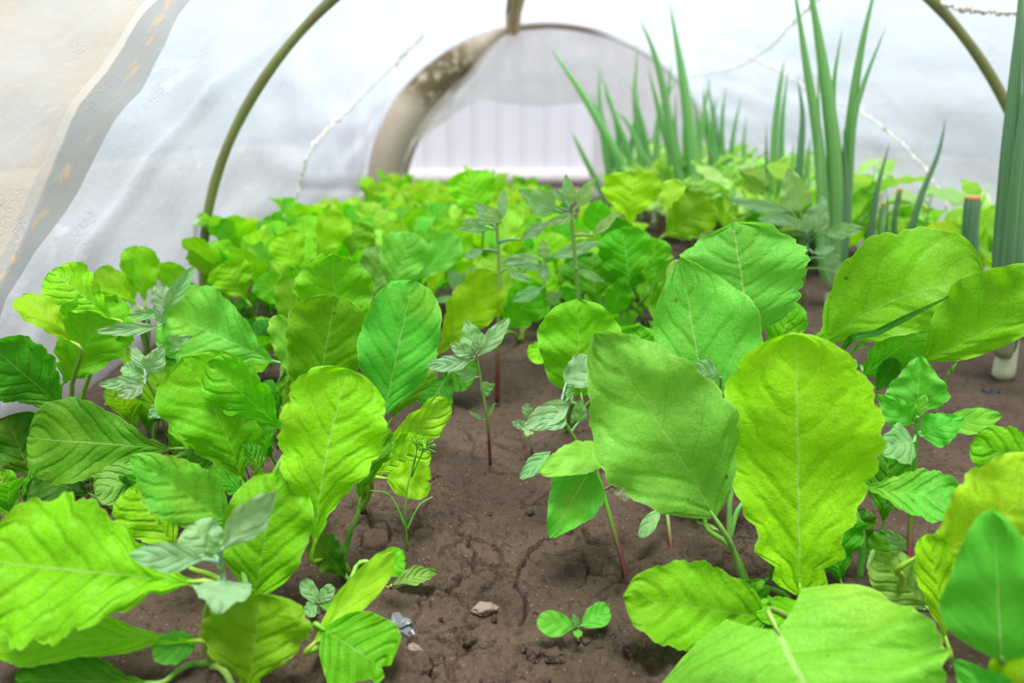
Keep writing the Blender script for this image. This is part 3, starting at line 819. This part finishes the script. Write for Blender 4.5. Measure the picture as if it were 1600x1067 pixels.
radish('radish with a big round net-veined leaf by the onion row', (1195, 650), [
 (1172, 520, 1146, 349, .67, .69, 200, 'rnd', 'b4', dict(teeth=10, amp=.06, fold=.08, bow=.10, curl=-.15, ruf=.05)),
 (1205, 590, 1238, 470, .70, .71, 60, 'rd', 'g', dict()),
 (1080, 560, 1055, 405, .66, .67, 40, 'rd', 'p', dict(fold=.4)),
 (1030, 570, 1045, 440, .74, .75, 70, 'rd', 'd', dict(roll=40)),
])
radish('radish with a round smooth leaf facing down the path', (890, 665), [
 (908, 618, 902, 466, .68, .69, 128, 'rnd', 'g', dict(teeth=6, amp=.02, fold=.05)),
 (990, 590, 1002, 508, .71, .72, 88, 'rnd', 'g', dict(teeth=7)),
 (868, 530, 828, 562, .72, .70, 36, 'rd', 'y', dict()),
])
radish('radish with a large twisted leaf arching towards the thick onion', (1325, 605), [
 (1262, 562, 1536, 436, .64, .60, 178, 'rd', 'gr', dict(bow=.05, twist=-40, fold=.14, ruf=.10, nr=1.6, side=-.10, teeth=6, amp=.05, wl=1.2, wr=.72)),
 (1345, 590, 1455, 505, .65, .64, 76, 'lob', 'g', dict(amp=.1)),
 (1370, 610, 1400, 560, .64, .63, 34, 'lob', 'd', dict(teeth=6, amp=.15)),
])
radish('radish with a long pale leaf running off the right side below the thick onion', (1440, 610), [
 (1440, 566, 1668, 445, .57, .52, 160, 'el', 'gr', dict(teeth=3, amp=.03, fold=.15, side=.02, bow=.04, wl=1.1, wr=.42)),
])
radish('radish with a huge blurred heart-based leaf nearest the camera', (1235, 975), [
 (1214, 982, 1330, 1225, .37, .295, 450, 'ht', 'b3', dict(teeth=7, amp=.04, fold=-.06, bow=.06, curl=-.12, cord=.25, wr=1.1)),
])
weed('large smooth blue-green weed leaf in the lower right corner', (1575, 1120), [(1567, 1070, .345), (1566, 1035, .335)], [
 (1565, 1030, 1552, 798, .325, .335, 138, 'ov', 'b2', dict(teeth=1, amp=0, fold=.05)),
 (1560, 1100, 1490, 1030, .33, .33, 70, 'rh', 'b2', dict(teeth=1, amp=0)),
 (1580, 1090, 1640, 960, .33, .33, 80, 'rh', 'y', dict(teeth=1, amp=0)),
], sr=.0026)
radish('radish with a pale curved leaf bending down to its stalk at the right', (1385, 940), [
 (1425, 875, 1650, 720, .415, .38, 150, 'rd', 'y2', dict(bow=.10, roll=10, side=.08)),
 (1478, 1000, 1452, 835, .39, .40, 62, 'rd', 'y', dict(roll=20)),
 (1445, 965, 1368, 868, .44, .445, 80, 'el', 'p', dict(teeth=2, amp=.02)),
])
radish('radish cut by the right edge with one plain green leaf', (1640, 880), [
 (1660, 740, 1518, 690, .45, .46, 84, 'rd', 'g', dict(bow=.08)),
 (1660, 800, 1600, 760, .46, .46, 60, 'rd', 'd', dict()),
])
radish('radish with a small spoon-shaped leaf under the broad rounded leaf', (1350, 910), [
 (1348, 760, 1502, 785, .48, .45, 88, 'rd', 'b2', dict(bow=.08, roll=-25, fold=.28)),
 (1380, 815, 1390, 705, .53, .54, 76, 'rd', 'd', dict(teeth=9, amp=.08, ruf=.06)),
 (1345, 895, 1392, 842, .50, .50, 44, 'rd', 'd', dict(teeth=7, amp=.1)),
 (1350, 870, 1330, 795, .51, .52, 60, 'rd', 'dd', dict()),
])
weed('bright green weed with broad leaves on the soil strip below the thick onion', (1420, 895), [(1424, 800, .51), (1430, 700, .505), (1432, 660, .50)], [
 (1432, 645, 1438, 555, .505, .515, 80, 'rh', 'b2', dict(teeth=5, amp=.08)),
 (1426, 662, 1370, 616, .50, .505, 46, 'rh', 'b2', dict()),
 (1440, 682, 1506, 652, .495, .49, 52, 'rh', 'b2', dict()),
 (1470, 668, 1564, 648, .505, .50, 38, 'lz', 'b2', dict()),
 (1428, 690, 1362, 702, .49, .475, 60, 'rh', 'wg', dict()),
 (1434, 652, 1446, 616, .495, .495, 18, 'lz', 'b', dict()),
 (1416, 860, 1382, 828, .50, .49, 22, 'lz', 'wg', dict()),
], sr=.0019, col='b2')
weed('drooping green weed with a hanging leaf over the bare soil', (982, 900), [(955, 815, .51), (935, 745, .525), (925, 715, .525)], [
 (924, 732, 858, 842, .51, .485, 82, 'rh', 'b2', dict(teeth=4, amp=.05, bow=.05)),
 (950, 700, 842, 738, .52, .49, 52, 'lz', 'b', dict(bow=.14, roll=20)),
 (860, 705, 812, 748, .52, .50, 26, 'lz', 'wg', dict(stalk=False)),
 (975, 755, 980, 785, .53, .52, 34, 'rh', 'pur', dict()),
], sr=.0019, col='wg')
weed('grey-green weed with folded leaves on the right border of the bare path', (935, 765), [(905, 700, .60), (880, 655, .59), (875, 640, .585)], [
 (892, 628, 818, 668, .58, .56, 34, 'lz', 'w', dict(fold=.4)),
 (885, 645, 832, 672, .575, .555, 34, 'rh', 'w', dict()),
 (884, 600, 930, 562, .60, .61, 46, 'rnd', 'w', dict()),
 (896, 615, 880, 615, .59, .57, 24, 'rh', 'wg', dict()),
 (904, 660, 908, 622, .60, .60, 24, 'rh', 'wg', dict()),
], sr=.0018)
weed('grey rounded weed leaf poking out between the two pale right leaves', (1122, 770), [(1125, 690, .62), (1126, 605, .53)], [
 (1126, 590, 1070, 574, .525, .515, 38, 'lz', 'w', dict(teeth=3)),
 (1126, 600, 1150, 570, .54, .55, 26, 'rh', 'w', dict()),
])
weed('slim weed with two small seed leaves under the diamond leaf', (1052, 868), [(1042, 800, .535), (1036, 775, .54)], [
 (1030, 795, 1000, 840, .53, .50, 20, 'el', 'wg', dict(teeth=1, amp=0)),
 (1040, 780, 1060, 750, .54, .54, 20, 'el', 'wg', dict(teeth=1, amp=0)),
])
weed('tiny two-leaved seedling alone on the bare soil in front', (904, 992), [(902, 984, .425)], [
 (898, 982, 838, 970, .42, .415, 34, 'el', 'b2', dict(teeth=1, amp=0)),
 (908, 978, 952, 950, .42, .43, 32, 'el', 'b2', dict(teeth=1, amp=0)),
 (903, 982, 896, 958, .42, .42, 10, 'lz', 'g', dict(teeth=1, amp=0)),
 (903, 984, 903, 996, .415, .405, 13, 'el', 'b2', dict(teeth=1, amp=0)),
], sr=.0011, name='seedling', cat='seedling')
weed('bushy grey-green weed in front of the big onion', (1252, 520), [(1256, 440, 1.08), (1262, 380, 1.07)], [
 (1250, 330, 1232, 262, 1.08, 1.08, 46, 'rh', 'wy', dict()),
 (1268, 362, 1288, 306, 1.06, 1.06, 36, 'rh', 'w', dict()),
 (1236, 330, 1140, 312, 1.07, 1.05, 18, 'lz', 'w', dict(bow=.06)),
 (1250, 345, 1182, 342, 1.05, 1.03, 18, 'lz', 'w', dict()),
 (1288, 365, 1348, 356, 1.05, 1.03, 22, 'lz', 'wg', dict()),
 (1270, 358, 1230, 346, 1.04, 1.02, 14, 'lz', 'w', dict()),
 (1272, 356, 1292, 346, 1.03, 1.01, 14, 'lz', 'w', dict()),
 (1270, 395, 1305, 385, 1.04, 1.03, 14, 'lz', 'w', dict()),
 (1300, 424, 1346, 416, 1.05, 1.04, 20, 'lz', 'wg', dict()),
 (1290, 405, 1312, 400, 1.05, 1.03, 20, 'rh', 'w', dict()),
], sr=.0020)
radish('radish with several ribbed leaves in the middle of the right row', (968, 545), [
 (986, 455, 972, 356, .97, .98, 92, 'rd', 'g', dict(ruf=.08, bow=.1, curl=-.2)),
 (1012, 450, 1024, 372, 1.0, 1.01, 60, 'rd', 'g', dict()),
 (930, 475, 925, 395, .99, 1.01, 104, 'rd', 'd', dict()),
 (955, 490, 978, 432, .96, .95, 44, 'dm', 'g', dict()),
 (1020, 505, 1052, 408, .90, .91, 40, 'rd', 'd', dict(fold=.4)),
])
radish('radish with glowing yellow-green leaves in front of the onion clump', (995, 470), [
 (985, 352, 988, 267, 1.10, 1.12, 96, 'rd', 'y', dict(teeth=6)),
 (1046, 345, 1052, 280, 1.12, 1.13, 42, 'rd', 'f', dict()),
 (1040, 368, 1114, 312, 1.08, 1.07, 74, 'el', 'gy', dict()),
 (960, 358, 915, 325, 1.1, 1.08, 50, 'rd', 'g', dict()),
 (1010, 372, 935, 352, 1.06, 1.03, 40, 'rd', 'd', dict()),
])
radish('radish with the highest leaf left of the tall centre weeds', (752, 460), [
 (752, 345, 732, 268, 1.15, 1.17, 80, 'rd', 'y', dict(teeth=8)),
 (780, 400, 800, 320, 1.15, 1.17, 46, 'rd', 'f', dict()),
 (740, 410, 700, 350, 1.12, 1.12, 56, 'rd', 'y', dict()),
])
radish('radish with a pale ribbed leaf slanting right behind the smooth oval leaf', (632, 520), [
 (640, 446, 716, 370, 1.0, 1.02, 52, 'rd', 'b', dict(ruf=.06)),
 (612, 470, 640, 362, .97, .99, 78, 'rd', 'b', dict(ruf=.08, teeth=6)),
 (580, 470, 600, 385, 1.0, 1.02, 66, 'rd', 'p', dict(ruf=.08)),
])
radish('backlit radish with brown-spotted leaf in the middle of the left bed', (548, 500), [
 (548, 400, 560, 348, 1.08, 1.1, 66, 'rd', 'gy', dict()),
 (494, 400, 534, 334, 1.06, 1.08, 56, 'rd', 'y', dict(teeth=6)),
 (470, 430, 440, 365, 1.08, 1.1, 60, 'rd', 'y', dict()),
])
radish('radish at the foot of the hoop with a broad glowing leaf', (345, 520), [
 (345, 445, 325, 378, 1.10, 1.12, 76, 'rd', 'y', dict()),
 (370, 440, 392, 392, 1.1, 1.12, 40, 'rd', 'y', dict()),
 (385, 470, 350, 410, 1.02, 1.02, 70, 'rd', 'y', dict()),
])

# ------------------------------------------------------------------ onions
OG = (.25, .62, .15); OB = (.15, .37, .17)
def onion(label, root, leaves, bulb=(.012, .05), group=None, Y=None, name='onion_plant'):
    """leaves: (width_px, [(px,py,dY)...], opts)"""
    r = gnd(*root); Y0 = r.y
    e = thing(name, r, label, 'onion', group)
    if bulb:
        hb = bulb[1]; k = np.linspace(0, 1, 10)
        path = np.stack([0 * k, 0 * k, -.004 + hb * k], -1)
        rad = bulb[0] * np.interp(k, [0, .1, .3, .8, 1], [.7, 1.05, 1.05, .9, .8])
        obj('stem_sheath', tube_mesh('stem_sheath', path, rad, 12), M['sheath'], e)
    for lf in leaves:
        wpx, pts = lf[0], lf[1]; op = lf[2] if len(lf) > 2 else {}
        W = [A(at(px, py, Y0 + dy) - r) for px, py, dy in pts]
        start = A((W[0][0] * .25, W[0][1] * .2, .01 if not bulb else bulb[1] * .55))
        path = bez([start] + W, 26)
        rr = wpx / F * Y0 * .5 * 1.15
        k = np.linspace(0, 1, 26)
        if op.get('stub'): rad = rr * np.interp(k, [0, .3, .93, 1], [.8, 1, 1, .92])
        else: rad = rr * np.interp(k, [0, .12, .4, .7, .9, 1], [.75, 1, .95, .62, .26, .04])
        c = op.get('c', OG)
        o = obj('tube_leaf', tube_mesh('tube_leaf', path, rad, 12, op.get('flat', .8)), M['onion'], e, jit(c, .12))
        if op.get('dry'):
            tp = path[-3:]; dv = A(tp[-1] - tp[-2])
            cap_ = np.stack([tp[-1] - dv * (.9 if wpx > 20 else 4), tp[-1] - dv * .3, tp[-1] + dv * .2, tp[-1] + dv * .35])
            obj('dry_tip', tube_mesh('dry_tip', cap_, [rad[-1] * 1.03, rad[-1] * 1.05, rad[-1] * 1.0, rad[-1] * .75], 12, op.get('flat', .8)), M['dry_tip'], o)
    return e
onion('big onion with long upright leaves standing in the soil gap', (1300, 478), [
 (30, [(1306, 380, 0), (1304, 250, 0), (1284, 90, 0), (1258, -60, 0)]),
 (20, [(1290, 360, .0), (1278, 220, 0), (1258, 90, 0), (1238, -40, 0)]),
 (15, [(1284, 400, -.01), (1280, 250, -.01), (1278, 110, 0)]),
 (20, [(1320, 360, .01), (1326, 220, .01), (1345, 80, .01), (1375, -50, .01)]),
 (14, [(1322, 350, .0), (1332, 200, 0), (1350, 130, 0), (1384, 42, 0)]),
 (12, [(1308, 300, .02), (1302, 150, .02), (1316, 42, .02)]),
 (16, [(1316, 420, -.01), (1322, 300, -.01), (1318, 200, -.01)], dict(c=OB)),
], bulb=(.012, .055))
onion('thick onion at the right edge with a white base', (1567, 588), [
 (40, [(1572, 440, 0), (1580, 250, 0), (1600, -80, .0)], dict(c=OB)),
 (34, [(1580, 430, -.02), (1596, 240, -.02), (1630, -60, -.02)], dict(c=OB)),
 (30, [(1590, 440, .02), (1605, 250, .02), (1600, 0, .02)], dict(c=OG)),
 (26, [(1562, 430, .01), (1570, 260, .01), (1588, 30, .01)], dict(c=OB)),
 (16, [(1585, 530, -.01), (1615, 440, -.03)], dict(c=OB)),
], bulb=(.0125, .055))
onion('cut onion leaf stub standing before the thick onion', (1518, 505), [(26, [(1517, 420, 0), (1516, 360, 0), (1520, 308, 0)], dict(stub=1, dry=1, c=OB))], bulb=None)
onion('onion with thin curved leaves and dry orange tips behind the twisted radish leaf', (1375, 470), [
 (14, [(1360, 400, 0), (1368, 310, 0), (1390, 222, 0)], dict(c=OB)),
 (9, [(1374, 390, 0), (1376, 345, 0), (1381, 318, 0)], dict(stub=1, dry=1, c=OG)),
 (8, [(1384, 390, .02), (1386, 350, .02), (1387, 300, .02)], dict(c=OB)),
 (9, [(1394, 390, .03), (1398, 340, .03), (1406, 296, .03)], dict(stub=1, dry=1, c=OB)),
 (12, [(1415, 390, .0), (1438, 310, 0), (1466, 240, 0), (1478, 184, 0)], dict(c=OB)),
], bulb=(.010, .03))
onion('pair of narrow onion leaves left of the big onion', (1213, 420), [
 (14, [(1208, 330, 0), (1210, 220, 0), (1218, 140, 0), (1226, 92, 0)]),
 (12, [(1220, 330, 0), (1222, 200, 0), (1231, 110, 0)]),
 (9, [(1200, 330, .02), (1198, 260, .02), (1197, 195, .02)], dict(c=OB)),
], bulb=(.009, .04))
onion('onion with kinked leaves directly behind the big onion', (1250, 430), [
 (15, [(1244, 340, 0), (1250, 250, 0), (1254, 180, 0), (1246, 120, 0)], dict(c=OB)),
 (12, [(1258, 330, .0), (1262, 260, 0), (1266, 215, 0)]),
 (10, [(1240, 330, 0), (1238, 270, 0), (1240, 220, 0)]),
], bulb=(.009, .04))
GRP = 'onions in the clump beyond the radishes'
clump = [
 ((1098, 380), 'onion of the far clump with the tallest straight leaf', [(17, [(1085, 270, 0), (1068, 130, 0), (1046, 2, 0)]), (12, [(1060, 270, 0), (1030, 110, 0), (998, 24, 0)]), (9, [(1090, 260, .03), (1098, 190, .03), (1110, 120, .03)])]),
 ((1070, 375), 'onion of the far clump with bundled middle leaves', [(13, [(1058, 280, 0), (1034, 190, 0), (1012, 104, 0)]), (9, [(1050, 270, .02), (1042, 180, .02), (1050, 90, .02)]), (9, [(1072, 270, .05), (1070, 200, .05), (1076, 130, .05)])]),
 ((1000, 345), 'onion of the far clump arching out over the path', [(14, [(972, 262, 0), (918, 160, 0), (858, 72, 0)]), (10, [(985, 250, .05), (960, 180, .05), (938, 110, .05)]), (9, [(1000, 250, .04), (992, 160, .04), (996, 70, .04)])]),
 ((965, 340), 'onion of the far clump on its path side', [(8, [(925, 270, 0), (905, 230, 0), (893, 205, 0)]), (10, [(950, 260, 0), (938, 180, 0), (936, 100, 0)]), (8, [(968, 250, 0), (962, 190, 0), (942, 140, 0)])]),
 ((1022, 350), 'onion of the far clump with fanned thin leaves', [(11, [(1014, 260, .06), (1002, 190, .06), (985, 130, .06)]), (10, [(1026, 250, .08), (1030, 180, .08), (1060, 118, .08)]), (9, [(1005, 260, .02), (985, 200, .02), (960, 170, .02)])]),
 ((1135, 370), 'onion of the far clump on its hoop side', [(9, [(1130, 270, .05), (1128, 200, .05), (1134, 135, .05)]), (8, [(1140, 270, .03), (1146, 210, .03), (1158, 150, .03)]), (9, [(1118, 270, .08), (1102, 190, .08), (1100, 130, .08)])]),
 ((1112, 355), 'onion of the far clump half hidden at its back', [(8, [(1110, 260, .1), (1112, 200, .1), (1122, 150, .1)]), (8, [(1096, 250, .12), (1090, 190, .12), (1082, 150, .12)]), (7, [(1164, 280, .1), (1162, 230, .1), (1166, 178, .1)])]),
]
for rt, lb, lv in clump:
    lv = [(l[0] * 1.3,) + tuple(l[1:]) for l in lv]
    for q_ in range(3):
        bx_ = rt[0] + rnd.uniform(-18, 18); tx_ = bx_ + rnd.uniform(-34, 30); ty_ = rnd.uniform(120, 235); dz_ = rnd.uniform(-.02, .12)
        lv.append((rnd.uniform(8, 13), [(bx_, 280, dz_), (bx_ * .6 + tx_ * .4 + rnd.uniform(-8, 8), (280 + ty_) / 2, dz_), (tx_, ty_, dz_)], dict(c=rnd.choice([OG, OG, OB]))))
    onion(lb, rt, lv, bulb=(.009, .04), group=GRP)

# ------------------------------------------------------------------ small things on the soil
def rock(name, loc, size, mat, label, cat, seed, group=None, sub=3, rough=.35, mesh=None):
    import bmesh
    bm = bmesh.new(); bmesh.ops.create_icosphere(bm, subdivisions=sub, radius=1)
    for v in bm.verts:
        p = v.co.copy()
        k = 1 + rough * noise.noise(p * 1.4 + Vector((seed, 0, 0))) + rough * .45 * noise.noise(p * 4 + Vector((seed, 3, 0)))
        v.co = Vector((p.x * size[0], p.y * size[1], p.z * size[2])) * k
    me = bpy.data.meshes.new(name); bm.to_mesh(me); bm.free()
    o = obj(name, me, mat); o.location = loc; o.rotation_euler = (0, 0, seed * 1.7)
    return tag(o, label, cat, group)
def on_soil(px, py, dz=0):
    p = gnd(px, py); p.z = -.006 + dz; return p
rock('stone', on_soil(757, 940), (.0085, .005, .005), M['stone'], 'small pale stone in the middle of the bare soil', 'stone', 2)
rock('plastic_scrap', on_soil(622, 966), (.010, .009, .005), M['shard'], 'crumpled clear plastic scrap on the soil near the notched seed leaf', 'plastic scrap', 5, rough=.9)
rock('stone', on_soil(648, 1004), (.006, .004, .004), M['stone'], 'little white stone below the plastic scrap', 'stone', 7)
rock('charcoal_lump', gnd(1547, 614), (.012, .008, .005), M['charcoal'], 'black charcoal lump on the soil below the thick onion', 'charcoal', 4, rough=.7)
rg = random.Random(5)
k = 0
proto_clods = []
for i in range(60):
    px, py = rg.uniform(640, 1120), rg.uniform(985, 1090)
    if i > 38: px, py = rg.uniform(560, 1000), rg.uniform(690, 980)
    s = rg.uniform(.0035, .009) if i <= 38 else rg.uniform(.0015, .0045)
    loc = on_soil(px, py, 0.0)
    if len(proto_clods) < 6:
        o = rock('soil_clod', loc, (s, s * .85, s * .7), M['soil'], 'crumbly brown soil clod on the bare path', 'soil clod', i + 20, 'loose clods on the bare path')
        proto_clods.append((o, s))
    else:
        src, s0 = proto_clods[i % 6]; o = src.copy(); COL.objects.link(o)
        o.location = loc; o.scale = (s / s0,) * 3; o.rotation_euler = (rg.uniform(0, 3), rg.uniform(0, 3), rg.uniform(0, 6))

# wilted leaf lying on the soil
e = thing('fallen_leaf', on_soil(590, 915), 'wilted twisted green leaf lying on the bare soil', 'leaf')
B, T = gnd(612, 922) + Vector((0, 0, .004)), gnd(682, 905) + Vector((0, 0, .006))
P_, U_ = leaf_points(B - e.location, T - e.location, Vector((0, -.6, .8)), .014, 'lz', nu=9, nv=30, fold=.5, bow=.06, twist=50, ruf=.12, seed=3)
lo = obj('leaf', grid_mesh('leaf', P_, U_), M['leaf'], e, COLR['p'])
obj('leaf_stalk', tube_mesh('leaf_stalk', bez([A((0, 0, .004)), A((.008, -.002, .006)), A(B - e.location)], 10), .0009, 6), M['stalk'], lo, COLR['y2'])

# dill seedling
def dill():
    r = gnd(636, 852); e = thing('dill_seedling', r, 'thread-leaved dill seedling in front of the spotted seed leaf', 'seedling')
    top = at(650, 705, r.y + .01) - r
    path = bez([A((0, 0, -.003)), A(at(634, 780, r.y) - r), A(top)], 16)
    obj('stem', tube_mesh('stem', path, np.linspace(.0009, .0006, 16), 6), M['stalk'], e, COLR['d'])
    for tip, ctrl in (((578, 766), (610, 775)), ((676, 776), (655, 790))):
        q = bez([A(at(636, 828, r.y) - r), A(at(*ctrl, r.y) - r), A(at(*tip, r.y) - r)], 14)
        obj('seed_leaf', tube_mesh('seed_leaf', q, np.linspace(.0010, .0003, 14), 6), M['stalk'], e, COLR['b2'])
    for (cx, cy, n, R_) in ((668, 700, 16, 16), (650, 690, 8, 13)):
        c = A(at(cx, cy, r.y + .01) - r)
        rach = bez([A(at(643, 745, r.y + .01) - r), c * .5 + A(at(652, 715, r.y + .01) - r) * .5, c], 10)
        f = obj('feathery_leaf', tube_mesh('feathery_leaf', rach, .0006, 5), M['stalk'], e, COLR['d'])
        for i in range(n):
            a = PI * (-.35 + 1.7 * i / n); st = rach[5 + i % 5]
            tip = c + A((math.cos(a), .2 * math.sin(i * 2.3), math.sin(a))) * R_ / F * r.y
            obj('leaf_thread', tube_mesh('leaf_thread', bez([st, (st + tip) / 2 + A((0, 0, .001)), tip], 7), .00045, 5), M['stalk'], f, COLR['d'])
dill()
def blade(label, pts, w, col, root=None):
    P0 = [at(*p) for p in pts]; r = gnd(*root)
    e = thing('grass_plant', r, label, 'grass')
    path = bez([A((0, 0, -.003))] + [A(p - r) for p in P0], 30)
    k = np.linspace(0, 1, 30)
    T_ = nrm(np.gradient(path, axis=0)); V = nrm(A(CAM - P0[0]) + A((0, 0, .2)))
    S = nrm(np.cross(T_, V)); N_ = np.cross(S, T_)
    W_ = w * np.interp(k, [0, .3, .7, 1], [.5, 1, .8, .02])
    us = np.linspace(-1, 1, 5)
    P = path[:, None, :] + S[:, None, :] * (us[None, :, None] * W_[:, None, None] * .5) + N_[:, None, :] * (np.abs(us)[None, :, None] * W_[:, None, None] * .2)
    UV = np.stack([np.broadcast_to(us * .5 + .5, (30, 5)), np.broadcast_to(k[:, None], (30, 5))], -1)
    obj('grass_blade', grid_mesh('grass_blade', P, UV), M['leaf'], e, COLR[col])
blade('dark grass blade crossing in front of the twisted radish leaf', [(1318, 545, .585), (1370, 520, .58), (1430, 490, .57), (1494, 458, .56)], .006, 'dd', (1290, 640))
blade('short dark grass blade on the soil right of the broad leaf', [(1330, 553, .60), (1368, 545, .59)], .004, 'd', (1300, 640))
blade('thin grass blade near the charcoal lump', [(1480, 590, .60), (1500, 560, .60)], .003, 'd', (1462, 640))

# ------------------------------------------------------------------ beds of young plants further back
def proto(kind, seed, n, h, col, name, dense=0):
    """one small plant at the origin: every leaf a mesh of its own with its stalk"""
    rg = random.Random(seed)
    e = bpy.data.objects.new(name, None); e.empty_display_size = .02
    lv = []
    for i in range(n):
        az = 2 * PI * (i / n) + rg.uniform(-.5, .5)
        el = math.radians(rg.uniform(42, 82)); L = h * rg.uniform(.42, .66); st = h * rg.uniform(.35, .6)
        if kind == 'weed': L = h * rg.uniform(.26, .42); zz = h * (.25 + .65 * i / n); el = math.radians(rg.uniform(5, 50))
        d = A((math.cos(az), math.sin(az), 0))
        if kind == 'weed':
            b0 = A((0, 0, zz)); B = b0 + d * h * .10 + A((0, 0, h * .05)); wd = L * .62
        else:
            b0 = A((0, 0, -.004)); B = d * st * math.cos(el) * .8 + A((0, 0, st * math.sin(el))); wd = L * rg.uniform(.52, .72)
        T = B + d * L * math.cos(el) + A((0, 0, L * math.sin(el)))
        N0 = -d * math.sin(el) + A((0, 0, math.cos(el)))
        P, UV = leaf_points(B, T, N0, wd, 'rh' if kind == 'weed' else rg.choice(['rd', 'rd', 'el', 'lob']), nu=9, nv=20, roll=rg.uniform(-25, 25), bow=rg.uniform(-.04, .14), tipb=rg.uniform(-.25, .05), fold=rg.uniform(.05, .3), ruf=.05, teeth=6, amp=.07, seed=seed * 50 + i)
        me = grid_mesh('leaf', P, UV)
        # stalk joined to the blade
        sm = tube_mesh('stalk', bez([b0, (b0 + B) / 2 + A((0, 0, .004)), B, B + (T - B) * .08], 8), .0014 if kind != 'weed' else .0008, 5)
        import bmesh
        bm = bmesh.new(); bm.from_mesh(me); bm.from_mesh(sm); bm.to_mesh(me); bm.free(); bpy.data.meshes.remove(sm)
        me.materials.append(M['weed' if kind == 'weed' else 'leaf'])
        o = bpy.data.objects.new('leaf', me); o.parent = e; o.color = c4(jit(COLR[col], .15)); lv.append(o)
    if kind == 'weed':
        o = bpy.data.objects.new('stem', tube_mesh('stem', bez([A((0, 0, -.004)), A((.003, 0, h * .5)), A((0, .002, h))], 10), np.linspace(.0016, .0008, 10), 6)); o.data.materials.append(M['weed_stem'])
        o.parent = e; o.color = c4(COLR['wy']); lv.append(o)
    return e, lv
def plant_copy(pr, loc, rz, sc, label, cat, group, cols, tilt=0):
    e0, lv = pr
    e = e0.copy(); COL.objects.link(e); e.location = loc; e.rotation_euler = (tilt, 0, rz); e.scale = (sc, sc, sc)
    tag(e, label, cat, group)
    for o in lv:
        c = o.copy(); COL.objects.link(c); c.parent = e
        c.color = c4(jit(COLR[rnd.choice(cols)], .15))
    return e
RP = [proto('radish', 100 + i, 5 + i % 3, .15, 'y', 'radish_plant') for i in range(7)]
WP = [proto('weed', 200 + i, 9, .13, 'wy', 'leafy_weed') for i in range(4)]
cnt = [0, 0, 0]
def bed(x0, x1, ya, yb, sx, sy, hfun, label, group, pr, cat, cols, skip=0.0, clear=None):
    n = 0; y = ya
    while y < yb:
        x = x0
        while x <= x1:
            X = x + axis(y) - axis(1.2) + rnd.uniform(-.35, .35) * sx; Y = y + rnd.uniform(-.35, .35) * sy
            if rnd.random() >= skip and not (clear and X < clear[0] and Y < clear[1]) and abs(X - axis(Y)) < HA - (.085 if X < 0 else .05):
                plant_copy(rnd.choice(pr), (X, Y, -.002), rnd.uniform(0, 6.28), hfun(Y) * rnd.uniform(.82, 1.15) / .15, label, cat, group, cols, rnd.uniform(-.12, .12)); n += 1
            x += sx
        y += sy
    return n
n1 = bed(-.42, -.10, 1.12, 1.75, .085, .080, lambda Y: .145, 'young radish in the dense left bed level with the bent hoop', 'radishes in the left bed', RP, 'radish plant', ['y', 'y', 'f', 'g', 'b'])
n2 = bed(-.42, .12, 1.75, 3.0, .10, .105, lambda Y: .125 - .012 * (Y - 1.7), 'small blurred radish far down the left bed by the arch', 'radishes at the far end', RP, 'radish plant', ['y', 'f', 'f', 'g'])
n3 = bed(-.02, .24, 1.22, 1.75, .095, .085, lambda Y: .13, 'young radish in the overgrown middle before the onion clump', 'radishes in the middle row', RP, 'radish plant', ['y', 'y', 'f', 'g'])
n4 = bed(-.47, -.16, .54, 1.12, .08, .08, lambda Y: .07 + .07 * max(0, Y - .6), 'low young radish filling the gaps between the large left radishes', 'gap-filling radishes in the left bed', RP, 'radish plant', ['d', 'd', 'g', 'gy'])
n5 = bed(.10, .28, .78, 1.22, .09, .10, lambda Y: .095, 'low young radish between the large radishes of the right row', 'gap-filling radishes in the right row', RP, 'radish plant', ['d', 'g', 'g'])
n6 = bed(.44, .92, 1.36, 2.95, .09, .10, lambda Y: .235, 'pale leafy weed in the bed behind the onions', 'leafy weeds in the right bed', WP, 'weed', ['f', 'y', 'wy', 'f'], clear=(.72, 1.55))
n7 = bed(.54, .92, 1.24, 2.3, .085, .09, lambda Y: .17, 'young radish among the leafy weeds behind the onions', 'radishes in the right bed', RP, 'radish plant', ['y', 'f', 'f'], clear=(.72, 1.55))
print('bed plants', n1, n2, n3, n4, n5, n6, n7, 'warn', WARN)

# ------------------------------------------------------------------ light
w = bpy.data.worlds.new('world'); SC.world = w; w.use_nodes = True
nt = w.node_tree; nt.nodes.clear(); b = NT(nt)
tc = b.n('ShaderNodeTexCoord')
sp = b.n('ShaderNodeSeparateXYZ', i={0: tc.outputs['Generated']})
colr = b.mix(b.ss(sp.outputs[2], -.05, .7), (.92, .96, 1, 1), (.62, .80, 1, 1))
bg = b.n('ShaderNodeBackground', i={0: colr, 1: .52})
o = b.n('ShaderNodeOutputWorld'); nt.links.new(bg.outputs[0], o.inputs[0])
sd = bpy.data.lights.new('sun', 'SUN'); so = bpy.data.objects.new('sun', sd); COL.objects.link(so)
sd.energy = 11.5; sd.angle = math.radians(22); sd.color = (1, .96, .90)
so.rotation_euler = (math.radians(9), math.radians(-1), 0)

vs = SC.view_settings
vs.view_transform = 'Standard'; vs.look = 'None'; vs.exposure = 0.37; vs.gamma = 1; vs.use_curve_mapping = False
SC.cycles.max_bounces = 10; SC.cycles.diffuse_bounces = 5; SC.cycles.transmission_bounces = 6; SC.cycles.transparent_max_bounces = 12
SC.cycles.caustics_reflective = False; SC.cycles.caustics_refractive = False
SC.cycles.use_denoising = True
